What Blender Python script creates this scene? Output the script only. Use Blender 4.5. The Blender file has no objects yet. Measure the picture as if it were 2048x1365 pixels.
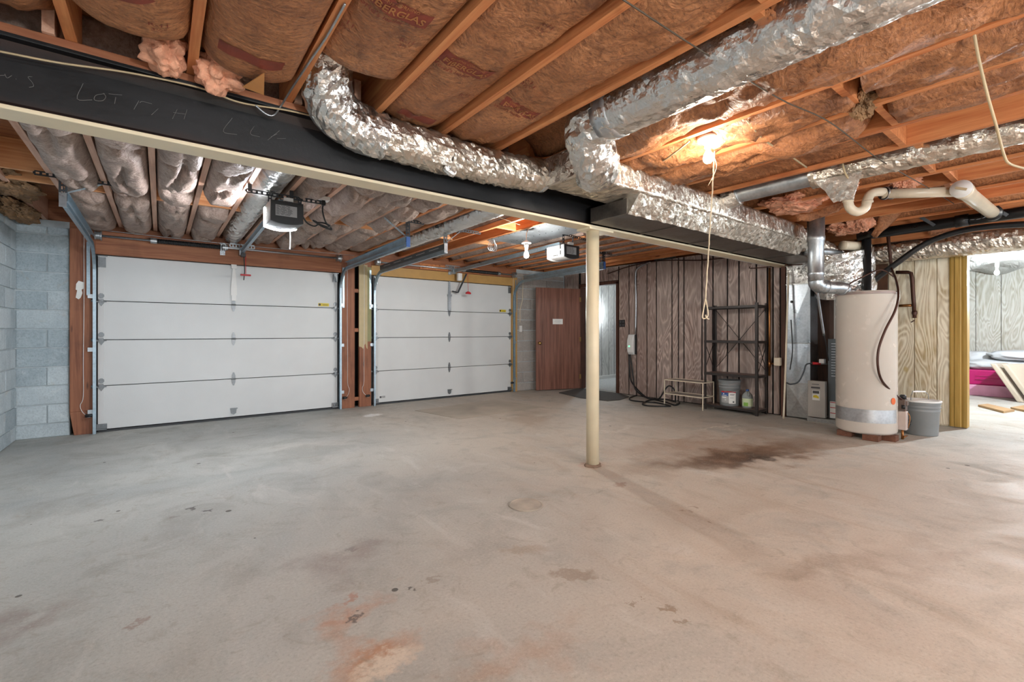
import bpy, math, random
from mathutils import Vector, Matrix, noise
random.seed(7)
SC = bpy.context.scene
COL = SC.collection
R = math.radians

# ---------------------------------------------------------------- camera, world, exposure
cam = bpy.data.cameras.new('camera')
cam.sensor_width = 36.0
cam.lens = 919.3 / 2048 * 36
cam.shift_y = -(682.5 - 664.1) / 2048
cam.clip_start = 0.05
camo = bpy.data.objects.new('camera', cam)
COL.objects.link(camo)
camo.location = (0, 0, 1.15)
camo.rotation_euler = (R(90), 0, R(52.569 - 90))
SC.camera = camo
SC.view_settings.view_transform = 'Standard'
SC.view_settings.look = 'None'
SC.view_settings.exposure = 1.02
SC.view_settings.gamma = 1.0
SC.view_settings.use_curve_mapping = False
SC.cycles.caustics_reflective = False
SC.cycles.caustics_refractive = False
SC.cycles.sample_clamp_indirect = 4.0
SC.cycles.max_bounces = 7
SC.cycles.diffuse_bounces = 4
SC.cycles.use_denoising = True
SC.cycles.use_adaptive_sampling = True
SC.cycles.adaptive_threshold = 0.02
wd = bpy.data.worlds.new('daylight')  # even ambient fill added through the open rear
SC.world = wd
wd.use_nodes = True
WORLD_STRENGTH = 1.45
wd.node_tree.nodes['Background'].inputs[0].default_value = (0.84, 0.92, 1.0, 1)
wd.node_tree.nodes['Background'].inputs[1].default_value = WORLD_STRENGTH
# lamp power (watts) of every bulb, added fill lamps too; each bulb is built further down as a glowing glass
BULB_MAIN, BULB_GARAGE, BULB_BACK, BULB_SIDE, BULB_HALL, FILL_REAR, LED_OPENER, FILL_LAMP = 6.5, 20, 3, 120, 14, 22, 58, 140
WARM, NEUTRAL, COOL = (1.0, 0.88, 0.72), (0.98, 0.97, 0.92), (0.86, 0.95, 1.0)

# ---------------------------------------------------------------- helpers
FX, FY, RX, RY = 0.6078, 0.7941, 0.7941, -0.6078
def pt(px, py, X=None, Y=None, Z=None, T=None):
    """a point of the place seen at a pixel of the photograph, on a known plane"""
    u = (px - 1024) / 919.3; v = (664.1 - py) / 919.3
    dx, dy = FX + RX * u, FY + RY * u
    t = X / dx if X is not None else Y / dy if Y is not None else (Z - 1.15) / v if Z is not None else T
    return Vector((t * dx, t * dy, 1.15 + t * v))

def lin(c):
    if isinstance(c, str):
        c = [int(c[i:i + 2], 16) / 255 for i in (1, 3, 5)]
        c = [x / 12.92 if x <= .04045 else ((x + .055) / 1.055) ** 2.4 for x in c]
    return (c[0], c[1], c[2], 1.0)

W = {}
class MB:
    def __init__(s): s.v = []; s.f = []; s.m = []; s.k = 0
    def add(s, vs, fs):
        o = len(s.v); s.v += [Vector(a) for a in vs]
        for f in fs: s.f.append([o + i for i in f]); s.m.append(s.k)
        return s
    def box(s, x0, x1, y0, y1, z0, z1):
        vs = [(x, y, z) for z in (z0, z1) for y in (y0, y1) for x in (x0, x1)]
        return s.add(vs, [(0, 2, 3, 1), (4, 5, 7, 6), (0, 1, 5, 4), (1, 3, 7, 5), (3, 2, 6, 7), (2, 0, 4, 6)])
    def hexa(s, a, b):
        """loft between two 4-point rings"""
        return s.add(list(a) + list(b), [(3, 2, 1, 0), (4, 5, 6, 7)] + [(i, (i + 1) % 4, 4 + (i + 1) % 4, 4 + i) for i in range(4)])
    def bar(s, p0, p1, w, h, up=(0, 0, 1)):
        p0, p1 = Vector(p0), Vector(p1); d = (p1 - p0).normalized(); up = Vector(up)
        a = d.cross(up)
        if a.length < 1e-4: a = d.cross(Vector((1, 0, 0)))
        a.normalize(); b = a.cross(d); a = a * w / 2; b = b * h / 2
        r = lambda p: [p - a - b, p + a - b, p + a + b, p - a + b]
        return s.hexa(r(p0), r(p1))
    def loft(s, rings, cap=True, closed=True):
        n = len(rings[0]); o = len(s.v)
        for r in rings: s.v += [Vector(a) for a in r]
        for i in range(len(rings) - 1):
            for j in range(n if closed else n - 1):
                k = (j + 1) % n
                s.f.append([o + i * n + j, o + i * n + k, o + (i + 1) * n + k, o + (i + 1) * n + j]); s.m.append(s.k)
        if cap:
            s.f.append([o + j for j in range(n - 1, -1, -1)]); s.m.append(s.k)
            e = o + (len(rings) - 1) * n
            s.f.append([e + j for j in range(n)]); s.m.append(s.k)
        return s
    def tube(s, pts, r, n=10, cap=True, amp=0, fr=14, section=None):
        pts = [Vector(p) for p in pts]; rings = []; a = None
        for i, p in enumerate(pts):
            d = (pts[min(i + 1, len(pts) - 1)] - pts[max(i - 1, 0)])
            if d.length < 1e-9: d = Vector((0, 0, 1))
            d.normalize()
            if a is None:
                a = d.cross(Vector((0, 0, 1)))
                if a.length < 1e-3: a = d.cross(Vector((1, 0, 0)))
            a = a - d * a.dot(d); a.normalize(); b = d.cross(a)
            rr = r[i] if isinstance(r, (list, tuple)) else r
            ring = []
            for j in range(n):
                t = 2 * math.pi * j / n; c, q = math.cos(t), math.sin(t)
                if section:
                    e = .28; c = math.copysign(abs(c) ** e, c) * section[0]; q = math.copysign(abs(q) ** e, q) * section[1]
                    off = a * c + b * q
                else: off = (a * c + b * q) * rr
                w = p + off
                if amp:
                    k = 1 - 2 * abs(noise.noise(w * fr)); k2 = noise.noise(w * fr * 2.3)
                    w = w + off.normalized() * amp * (k * .8 + k2 * .5)
                ring.append(w)
            rings.append(ring)
        return s.loft(rings, cap)
    def lathe(s, prof, c, n=20, axis='z', cap=True):
        c = Vector(c); rings = []
        for r, z in prof:
            ring = []
            for j in range(n):
                t = 2 * math.pi * j / n; x, y = r * math.cos(t), r * math.sin(t)
                ring.append(c + (Vector((x, y, z)) if axis == 'z' else Vector((z, x, y)) if axis == 'x' else Vector((y, z, x))))
            rings.append(ring)
        return s.loft(rings, cap)
    def prism(s, poly, d):
        """poly: list of 3-D points of a flat outline, d: the thickness vector"""
        d = Vector(d); a = [Vector(p) for p in poly]
        return s.loft([a, [p + d for p in a]])
    def perf(s, p0, p1, w, t=.003, up=(0, 0, 1), pitch=.034):
        """perforated strip: two rails and rungs, the holes are real"""
        p0, p1 = Vector(p0), Vector(p1); d = p1 - p0; L = d.length; d.normalize(); up = Vector(up)
        up = (up - d * up.dot(d)); up = up.normalized() if up.length > 1e-4 else Vector((1, 0, 0))
        for q in (-1, 1): s.bar(p0 + up * q * w * .36, p1 + up * q * w * .36, t, w * .28, up)
        n = max(2, int(L / pitch))
        for i in range(n + 1):
            c = p0 + d * (L * i / n); s.bar(c - d * pitch * .22, c + d * pitch * .22, t, w * .5, up)
        return s
    def build(s, name, m, parent=None, smooth=False, origin=None, bevel=0, label=None, loc=None):
        lo = Vector([min(v[i] for v in s.v) for i in range(3)]); hi = Vector([max(v[i] for v in s.v) for i in range(3)])
        c = Vector(origin) if origin is not None else (lo + hi) / 2
        me = bpy.data.meshes.new(name)
        me.from_pydata([v - c for v in s.v], [], s.f)
        ms = m if isinstance(m, (list, tuple)) else [m]
        for x in ms: me.materials.append(x)
        if len(ms) > 1: me.polygons.foreach_set('material_index', s.m)
        if smooth: me.polygons.foreach_set('use_smooth', [True] * len(me.polygons))
        me.update()
        return link(name, me, c, parent, bevel, label)

def link(name, me, c, parent=None, bevel=0, label=None):
    o = bpy.data.objects.new(name, me); COL.objects.link(o)
    W[o.name] = Vector(c)
    if parent is not None:
        o.parent = parent; o.location = Vector(c) - W[parent.name]
    else: o.location = c
    if bevel:
        b = o.modifiers.new('bevel', 'BEVEL'); b.width = bevel; b.segments = 2; b.limit_method = 'ANGLE'
    if label: o['label'] = label
    return o

def thing(name, label, cat, loc=(0, 0, 0), group=None, kind=None):
    o = bpy.data.objects.new(name, None); COL.objects.link(o); o.empty_display_size = .1
    o.location = loc; W[o.name] = Vector(loc)
    return tag(o, label, cat, group, kind)
def tag(o, label, cat, group=None, kind=None):
    o['label'] = label; o['category'] = cat
    if group: o['group'] = group
    if kind: o['kind'] = kind
    return o
def spline(pts, n=8):
    P = [Vector(p) for p in pts]; P = [P[0] * 2 - P[1]] + P + [P[-1] * 2 - P[-2]]; out = []
    for i in range(1, len(P) - 2):
        a, b, c, d = P[i - 1:i + 3]
        for k in range(n):
            t = k / n
            out.append(.5 * ((2 * b) + (c - a) * t + (2 * a - 5 * b + 4 * c - d) * t * t + (3 * b - a - 3 * c + d) * t ** 3))
    out.append(P[-2]); return out
def even(pts, step):
    out = [Vector(pts[0])]
    for p in pts[1:]:
        p = Vector(p)
        while (p - out[-1]).length > step: out.append(out[-1] + (p - out[-1]).normalized() * step)
    out.append(Vector(pts[-1])); return out
def cable(name, pts, r, m, label, cat='cable', n=8, group=None, seg=7, parent=None):
    o = MB().tube(spline(pts, n), r, seg).build(name, m, parent, True)
    return o if parent is not None else tag(o, label, cat, group)

# ---------------------------------------------------------------- materials
class N:
    def __init__(s, name):
        s.m = bpy.data.materials.new(name); s.m.use_nodes = True; s.t = s.m.node_tree; s.b = s.t.nodes['Principled BSDF']
    def n(s, typ, **k):
        d = s.t.nodes.new(typ)
        for a, v in k.items():
            if a.startswith('i_'): d.inputs[int(a[2:]) if a[2:].isdigit() else a[2:].replace('_', ' ')].default_value = v
            else: setattr(d, a, v)
        return d
    def l(s, a, b): s.t.links.new(a, b)
    def put(s, d, i, x):
        if isinstance(x, bpy.types.NodeSocket): s.l(x, d.inputs[i])
        elif x is not None: d.inputs[i].default_value = x
    def math(s, op, a, b=None, c=None, clamp=False):
        d = s.n('ShaderNodeMath', operation=op, use_clamp=clamp)
        for i, x in enumerate((a, b, c)): s.put(d, i, x)
        return d.outputs[0]
    def vmath(s, op, a, b=None):
        d = s.n('ShaderNodeVectorMath', operation=op)
        for i, x in enumerate((a, b)): s.put(d, i, x)
        return d.outputs['Value'] if op in ('LENGTH', 'DOT_PRODUCT') else d.outputs[0]
    def co(s, scale=(1, 1, 1), rand=0.0):
        c = s.n('ShaderNodeTexCoord').outputs['Object']
        if rand:
            r = s.n('ShaderNodeObjectInfo').outputs['Random']
            c = s.vmath('ADD', c, s.vmath('MULTIPLY', s.comb(r, r, r), (rand, rand * .7, rand * 1.3)))
        return s.vmath('MULTIPLY', c, scale)
    def comb(s, x, y, z):
        d = s.n('ShaderNodeCombineXYZ')
        for i, a in enumerate((x, y, z)): s.put(d, i, a)
        return d.outputs[0]
    def noise(s, v, scale, detail=3, rough=.55, dist=0):
        d = s.n('ShaderNodeTexNoise'); s.l(v, d.inputs['Vector'])
        d.inputs['Scale'].default_value = scale; d.inputs['Detail'].default_value = detail
        d.inputs['Roughness'].default_value = rough; d.inputs['Distortion'].default_value = dist
        return d.outputs['Fac']
    def ramp(s, x, stops):
        d = s.n('ShaderNodeValToRGB'); s.l(x, d.inputs[0]); e = d.color_ramp.elements
        while len(e) < len(stops): e.new(.5)
        for a, (p, c) in zip(e, stops): a.position = p; a.color = lin(c) if not isinstance(c, (int, float)) else (c, c, c, 1)
        return d.outputs[0]
    def mix(s, f, a, b, blend='MIX'):
        d = s.n('ShaderNodeMix', data_type='RGBA', blend_type=blend)
        s.put(d, 0, f)
        for i, x in ((6, a), (7, b)): s.put(d, i, lin(x) if isinstance(x, (str, tuple)) else x)
        return d.outputs[2]
    def range(s, x, a, b, c=0.0, e=1.0):
        d = s.n('ShaderNodeMapRange'); s.l(x, d.inputs[0])
        for i, q in enumerate((a, b, c, e)): d.inputs[i + 1].default_value = q
        return d.outputs[0]
    def bump(s, h, strength=.3, dist=.01):
        d = s.n('ShaderNodeBump'); d.inputs['Strength'].default_value = strength; d.inputs['Distance'].default_value = dist
        s.l(h, d.inputs['Height']); s.l(d.outputs[0], s.b.inputs['Normal'])
    def out(s, col=None, rough=.5, metal=0, spec=None):
        s.put(s.b, 'Base Color', lin(col) if isinstance(col, (str, tuple)) else col)
        s.put(s.b, 'Roughness', rough); s.b.inputs['Metallic'].default_value = metal
        if spec is not None: s.b.inputs['Specular IOR Level'].default_value = spec
        return s.m

def plain(name, c, rough=.5, metal=0, var=.12, bump=.15, sc=30, spec=None):
    """one colour with slight mottling and fine relief"""
    k = N(name); v = k.co((1, 1, 1), 3.1); n = k.noise(v, sc * .25, 4); f = k.noise(v, sc * 4, 2)
    base = lin(c)[:3]; dk = tuple(x * (1 - var) for x in base); lt = tuple(min(1, x * (1 + var * .6)) for x in base)
    k.bump(f, bump, .002)
    r = k.range(n, .3, .7, max(.02, rough - .08), min(1, rough + .08))
    return k.out(k.mix(k.range(n, .3, .7), dk, lt), r, metal, spec)
def wood(name, c1, c2, axis='y', rough=.65, dirt='#2a1710', dirt_amt=.35, fine=1.0):
    k = N(name); sc = {'x': (.7, 14, 14), 'y': (14, .7, 14), 'z': (14, 14, .7)}[axis]
    v = k.co(sc, 9.0); n = k.noise(v, 1.6, 5, .6, .4); g = k.noise(v, 6 * fine, 2, .5)
    w = k.co((1, 1, 1), 5.0); d = k.noise(w, 2.2, 4, .6)
    col = k.mix(k.range(k.math('ADD', k.math('MULTIPLY', n, .7), k.math('MULTIPLY', g, .3)), .35, .65), c1, c2)
    kn = k.n('ShaderNodeTexVoronoi'); k.l(k.vmath('MULTIPLY', w, {'x': (2, 9, 9), 'y': (9, 2, 9), 'z': (9, 9, 2)}[axis]), kn.inputs['Vector']); kn.inputs['Scale'].default_value = .8
    col = k.mix(k.range(kn.outputs['Distance'], .05, .1, .75, 0.0), col, dirt)
    col = k.mix(k.math('MULTIPLY', k.range(d, .55, .8), dirt_amt), col, dirt)
    k.bump(k.math('ADD', n, k.math('MULTIPLY', g, .5)), .25, .004)
    return k.out(col, rough)
def plywood(name, light, dark, mid, freq=9.0, edge=.5, rough=.6, knots=True, vary=0.0):
    """rotary-cut face: contour lines of a slow noise make the cathedral grain"""
    k = N(name); v = k.co((1, 1, 1), 7.0)
    v2 = k.vmath('MULTIPLY', v, (3.2, 3.2, .75))
    n = k.noise(v2, 1.15, 2.5, .45, .6)
    line = k.math('PINGPONG', k.math('MULTIPLY', n, freq * 2), .5)
    line = k.range(line, .08, .42)
    f = k.noise(k.vmath('MULTIPLY', v, (60, 60, 6)), 1.5, 3)
    a = k.math('MULTIPLY', k.math('POWER', line, edge), k.range(f, .25, .7, .35, 1.0), clamp=True)
    big = k.noise(v, 1.3, 3)
    a2 = k.math('MULTIPLY', a, k.range(big, .35, .65, .35, 1.0))
    col = k.mix(a2, light, dark)
    if vary:
        col = k.mix(k.math('MULTIPLY', k.math('POWER', k.n('ShaderNodeObjectInfo').outputs['Random'], 1.5), vary), col, mid)
        col = k.mix(k.range(big, .35, .6, .45, 0), col, dark)
    col = k.mix(k.range(big, .45, .75, 0, .45), col, mid)
    if knots:
        vo = k.n('ShaderNodeTexVoronoi'); k.l(k.vmath('MULTIPLY', v, (3.2, 3.2, 2.2)), vo.inputs['Vector']); vo.inputs['Scale'].default_value = 1
        col = k.mix(k.range(vo.outputs['Distance'], .06, .11, .8, 0.0), col, mid)
    k.bump(a, .3, .003)
    return k.out(col, rough)
def foil(name, c='#e2e0dc', rough=.27, b=.3):
    """crumpled foil: every Voronoi cell is a small tilted facet, at two scales"""
    k = N(name); v = k.co()
    w = k.vmath('MULTIPLY', k.vmath('SUBTRACT', k.comb(k.noise(v, 14), k.noise(v, 17), k.noise(v, 19)), (.5, .5, .5)), (.07, .07, .07))
    v2 = k.vmath('ADD', v, w); hs_ = []
    for sc, am in ((16, 1.0), (40, .8), (95, .5)):
        vo = k.n('ShaderNodeTexVoronoi', feature='F1'); k.l(v2, vo.inputs['Vector']); vo.inputs['Scale'].default_value = sc
        tilt = k.vmath('SUBTRACT', vo.outputs['Color'], (.5, .5, .5))
        hs_.append(k.math('MULTIPLY', k.vmath('DOT_PRODUCT', k.vmath('SUBTRACT', v2, vo.outputs['Position']), tilt), am * 1.6))
    h = k.math('ADD', k.math('ADD', hs_[0], hs_[1]), hs_[2])
    k.bump(h, b, 1.0)
    return k.out(c, k.range(k.noise(v, 7), .3, .7, rough - .05, rough + .14), 1.0)
def metal(name, c, rough=.35, spangle=True):
    k = N(name); v = k.co((1, 1, 1), 2.0)
    vo = k.n('ShaderNodeTexVoronoi'); k.l(v, vo.inputs['Vector']); vo.inputs['Scale'].default_value = 40
    n = k.noise(v, 6, 4)
    base = lin(c)[:3]
    col = k.mix(k.range(k.math('ADD', n, k.math('MULTIPLY', vo.outputs['Distance'], .3 if spangle else 0)), .35, .85), tuple(x * .72 for x in base), tuple(min(1, x * 1.08) for x in base))
    k.bump(n, .12, .004)
    return k.out(col, k.range(n, .3, .7, rough - .06, rough + .12), .85)
def glow(name, c, strength):
    k = N(name); k.b.inputs['Emission Color'].default_value = lin(c); k.b.inputs['Emission Strength'].default_value = strength
    return k.out(c, .4)
def kraft(name, c1, c2, c3, stain, gloss=.5, lit='#c08a58'):
    """paper facing: crossed fibres, wrinkles, water stains"""
    k = N(name); v = k.co((1, 1, 1), 4.0)
    n = k.noise(v, 2.2, 5, .65, .5); f = k.noise(k.vmath('MULTIPLY', v, (30, 46, 30)), 1.6, 5, .72, .4); w = k.noise(v, 9, 5, .62, 1.6)
    fx = k.noise(k.vmath('MULTIPLY', v, (9, 70, 9)), 1.0, 3, .6, .3)
    col = k.mix(k.range(n, .34, .66), c1, c2)
    col = k.mix(k.range(f, .46, .66, 0, .85), col, c3)
    col = k.mix(k.range(fx, .5, .75, 0, .5), col, c3)
    col = k.mix(k.range(f, .28, .42, .45, 0), col, lit)
    col = k.mix(k.range(k.noise(v, 3.6, 4, .6, .8), .54, .72, 0, .75), col, stain)
    ridge = k.math('ABSOLUTE', k.math('SUBTRACT', k.noise(v, 6, 3, .5, 1.2), .5))
    k.bump(k.math('ADD', k.math('ADD', w, k.math('MULTIPLY', f, .3)), k.math('MULTIPLY', ridge, -1.6)), .8, .022)
    return k.out(col, gloss)

def mill():
    k = N('mill_steel'); v = k.co(); n = k.noise(k.vmath('MULTIPLY', v, (.6, 1, 2)), 3, 5, .65); f = k.noise(v, 30, 4, .7)
    sx = k.n('ShaderNodeSeparateXYZ'); k.l(v, sx.inputs[0])
    edge = k.math('ADD', k.math('MULTIPLY', k.math('ABSOLUTE', sx.outputs[2]), 6.0), k.math('MULTIPLY', n, 1.0))
    col = k.mix(k.range(n, .35, .65), '#141517', '#232427')
    col = k.mix(k.range(edge, 1.0, 1.5, 0, .6), col, '#46291c')
    col = k.mix(k.range(f, .6, .8, 0, .4), col, '#343438')
    col = k.mix(k.range(sx.outputs[0], -1.0, 3.5, 0, .35), col, '#21130d')
    k.bump(f, .3, .003)
    return k.out(col, k.range(n, .3, .7, .38, .6), .25)
M = {}
M['joist'] = wood('fir_orange', '#b8693c', '#de9a64', 'y', .6, '#4a2714', .45)
M['joist_far'] = wood('fir_pale', '#c3957c', '#e0b9a2', 'y', .6, '#4a2c20', .35)  # pale tone is the opener's cool light put into the wood colour
M['joist_x'] = wood('fir_cross', '#c07a48', '#e2ab78', 'x', .6, '#4a2818', .3)
M['jamb'] = wood('jamb_red_brown', '#7c4a34', '#a56c4d', 'z', .6, '#2e1a14', .5)
M['block_wood'] = wood('block_wood', '#5c3a2a', '#7a4e39', 'x', .7, '#2a1812', .5)
M['header'] = wood('header_brown', '#8a5238', '#b67a55', 'x', .6, '#2e1a14', .5)
M['stud'] = wood('stud_dark', '#3a2219', '#5d392a', 'z', .7, '#1c100c', .5)
M['subfloor'] = wood('subfloor', '#7a4a2c', '#a4693f', 'x', .7, '#2a1710', .3, .6)
M['tan'] = plain('tan_paint', '#c39a5c', .55, var=.1)
M['cream'] = plain('cream_paint', '#e3d6b8', .42, var=.06)
M['ochre'] = wood('ochre_trim', '#9c7a34', '#bd9a50', 'z', .5, '#5a4018', .2)
M['kraft'] = kraft('kraft_brown', '#a26a45', '#be8358', '#754a31', '#563527', .48, '#cf9868')
M['kraft_far'] = kraft('kraft_mauve', '#a08b80', '#bba89c', '#826d62', '#5c4a42', .5, '#d0c0b6')  # mauve tone is the opener's cool light put into the paper colour
M['print'] = plain('red_print', '#813b2b', .6, var=.25, sc=60)
M['wool'] = plain('pink_wool', '#e8ab8c', .95, var=.35, bump=1.0, sc=60)
M['wool_old'] = plain('old_wool', '#8a6a4a', .95, var=.45, bump=1.0, sc=60)
M['foil'] = foil('foil')
M['foil_old'] = foil('foil_dull', '#dcd4c8', .32, .28)
M['tape'] = metal('foil_tape', '#c4c8cc', .3)
M['galv'] = metal('galvanised', '#b9bfc4', .32)
M['galv_blue'] = metal('galvanised_track', '#a9bcc8', .36)
M['galv_dark'] = metal('dark_perforated_steel', '#4c5054', .45)
M['sheet'] = metal('sheet_metal', '#a8a6a2', .34)
M['sheet_dark'] = metal('weathered_sheet', '#77706a', .4)  # darker grey-brown sheet for the return duct
M['steel'] = mill()
M['black'] = plain('black_plastic', '#17181a', .45, var=.1)
M['blackpipe'] = plain('black_abs', '#1b1c1e', .35, var=.15)
M['iron'] = plain('brown_pipe', '#4a2d22', .45, .4, .3)
M['copper'] = metal('copper', '#b67c4a', .35, False)
M['brass'] = metal('brass', '#b8935a', .3, False)
M['white'] = plain('white_plastic', '#e8e8e6', .4, var=.04)
M['paper'] = plain('white_paper', '#eeeeea', .8, var=.04)
M['pvc'] = plain('pvc', '#dccfb8', .35, var=.1)
M['rope'] = plain('rope', '#e3d3b4', .8, var=.15, bump=.6)
M['wire'] = plain('tan_wire', '#b9a684', .5)
M['wire_dark'] = plain('dark_wire', '#4b4034', .5)
M['greyplastic'] = plain('grey_plastic', '#85898a', .42, var=.08)
M['greydark'] = plain('dark_grey_enamel', '#5d6468', .4, .2, .08)
M['greylight'] = plain('light_grey_enamel', '#b3aea7', .4, .1, .06)
M['enamel'] = plain('heater_enamel', '#d0c8be', .22, var=.03, bump=.03)
M['red'] = plain('red_plastic', '#c1202a', .4)
M['orange'] = plain('orange_sticker', '#e0682a', .5)
M['yellow'] = plain('yellow_sticker', '#e3c92c', .5)
M['blue'] = plain('blue_label', '#3a5f9e', .5)
M['green'] = plain('green_label', '#86b84e', .5)
M['ink'] = plain('ink', '#4d4d50', .6)
M['chalk'] = plain('chalk', '#7d7c7a', .9, var=.3)
M['hinge'] = metal('hinge_steel', '#85898c', .4)
M['gap'] = plain('dark_void', '#0c0b0b', .9)
M['mortar'] = plain('mortar', '#c3cdd1', .9, var=.2, bump=.6)
M['magenta'] = plain('magenta_plastic', '#a81060', .35, var=.06)
M['bed'] = plain('white_bedding', '#b9bdc2', .8, var=.05, bump=.4, sc=20)
M['mattress'] = plain('beige_vinyl', '#b3a898', .5, var=.05)
M['card'] = plain('fibreboard', '#a98b66', .7)
M['mat'] = plain('grey_mat', '#54524f', .95, var=.2, bump=.8, sc=80)
M['carpet'] = plain('grey_carpet', '#b4b4b2', .95, var=.2, bump=.8, sc=90)
M['rubber'] = plain('rubber', '#3c3f42', .6)
M['panel'] = plywood('cerused_brown_panel', '#dac6bb', '#442f29', '#8c7067', 8.5, .5, vary=.55)
M['ply'] = plywood('yellow_plywood', '#f2ead4', '#9c7e4a', '#c4ab70', 8.0, .75)
M['plywhite'] = plywood('whitewashed_plywood', '#a9a8a2', '#77725f', '#918d80', 9.0, .9)
M['hallpanel'] = plywood('white_hall_panel', '#e6e4e0', '#a9a7a4', '#c9c7c3', 9.0, .8)

def door_white():
    k = N('white_steel_door'); v = k.co((1, 1, 1)); f = k.noise(k.vmath('MULTIPLY', v, (60, 60, 60)), 3, 3)
    k.bump(f, .35, .003)
    return k.out(k.mix(k.range(k.noise(v, 1.5, 3), .3, .7), '#d3d6d7', '#dcdfe0'), .42)
M['door'] = door_white()
def door_brown():
    k = N('brown_door_veneer'); v = k.co((22, 22, .6)); n = k.noise(v, 1.4, 5, .6, .3); g = k.noise(k.co((90, 90, 3)), 1.0, 3)
    k.bump(g, .2, .002)
    c = k.mix(k.range(n, .3, .7), '#5c382b', '#946352'); c = k.mix(k.range(g, .55, .75, 0, .5), c, '#a87b68')
    return k.out(c, .42)
M['doorbrown'] = door_brown()
def block(name, c1, c2, dark, rust, lo, hi):
    k = N(name); v = k.co((1, 1, 1), 6.0)
    r = k.n('ShaderNodeObjectInfo').outputs['Random']
    n = k.noise(v, 5, 5, .7, .5); f = k.noise(v, 60, 4, .7); p = k.noise(v, 3.1, 4, .6, .6); q = k.noise(v, 9, 4, .7, 1)
    c = k.mix(k.range(n, .3, .7), c1, c2)
    c = k.mix(k.range(f, .46, .68, 0, .6), c, dark)
    c = k.mix(k.range(q, .55, .75, 0, .5), c, dark)
    c = k.mix(k.range(p, .60, .70, 0, .5), c, rust)
    c = k.mix(.38, c, k.ramp(r, [(0, lo), (1, hi)]))
    c = k.mix(k.range(q, .25, .36, .6, 0), c, '#dfe5e6')
    k.bump(k.math('ADD', f, n), .7, .008)
    return k.out(c, .9)
M['block'] = block('concrete_block', '#aab9c1', '#d0dde2', '#7d8d96', '#bfa88c', '#8d9ea7', '#dce6ea')
M['block_grey'] = block('grey_block', '#a09b96', '#bdb7b1', '#7b756f', '#a98d74', '#8c8580', '#c2bbb4')  # same blocks with warm lamplight put into their colour

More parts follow.
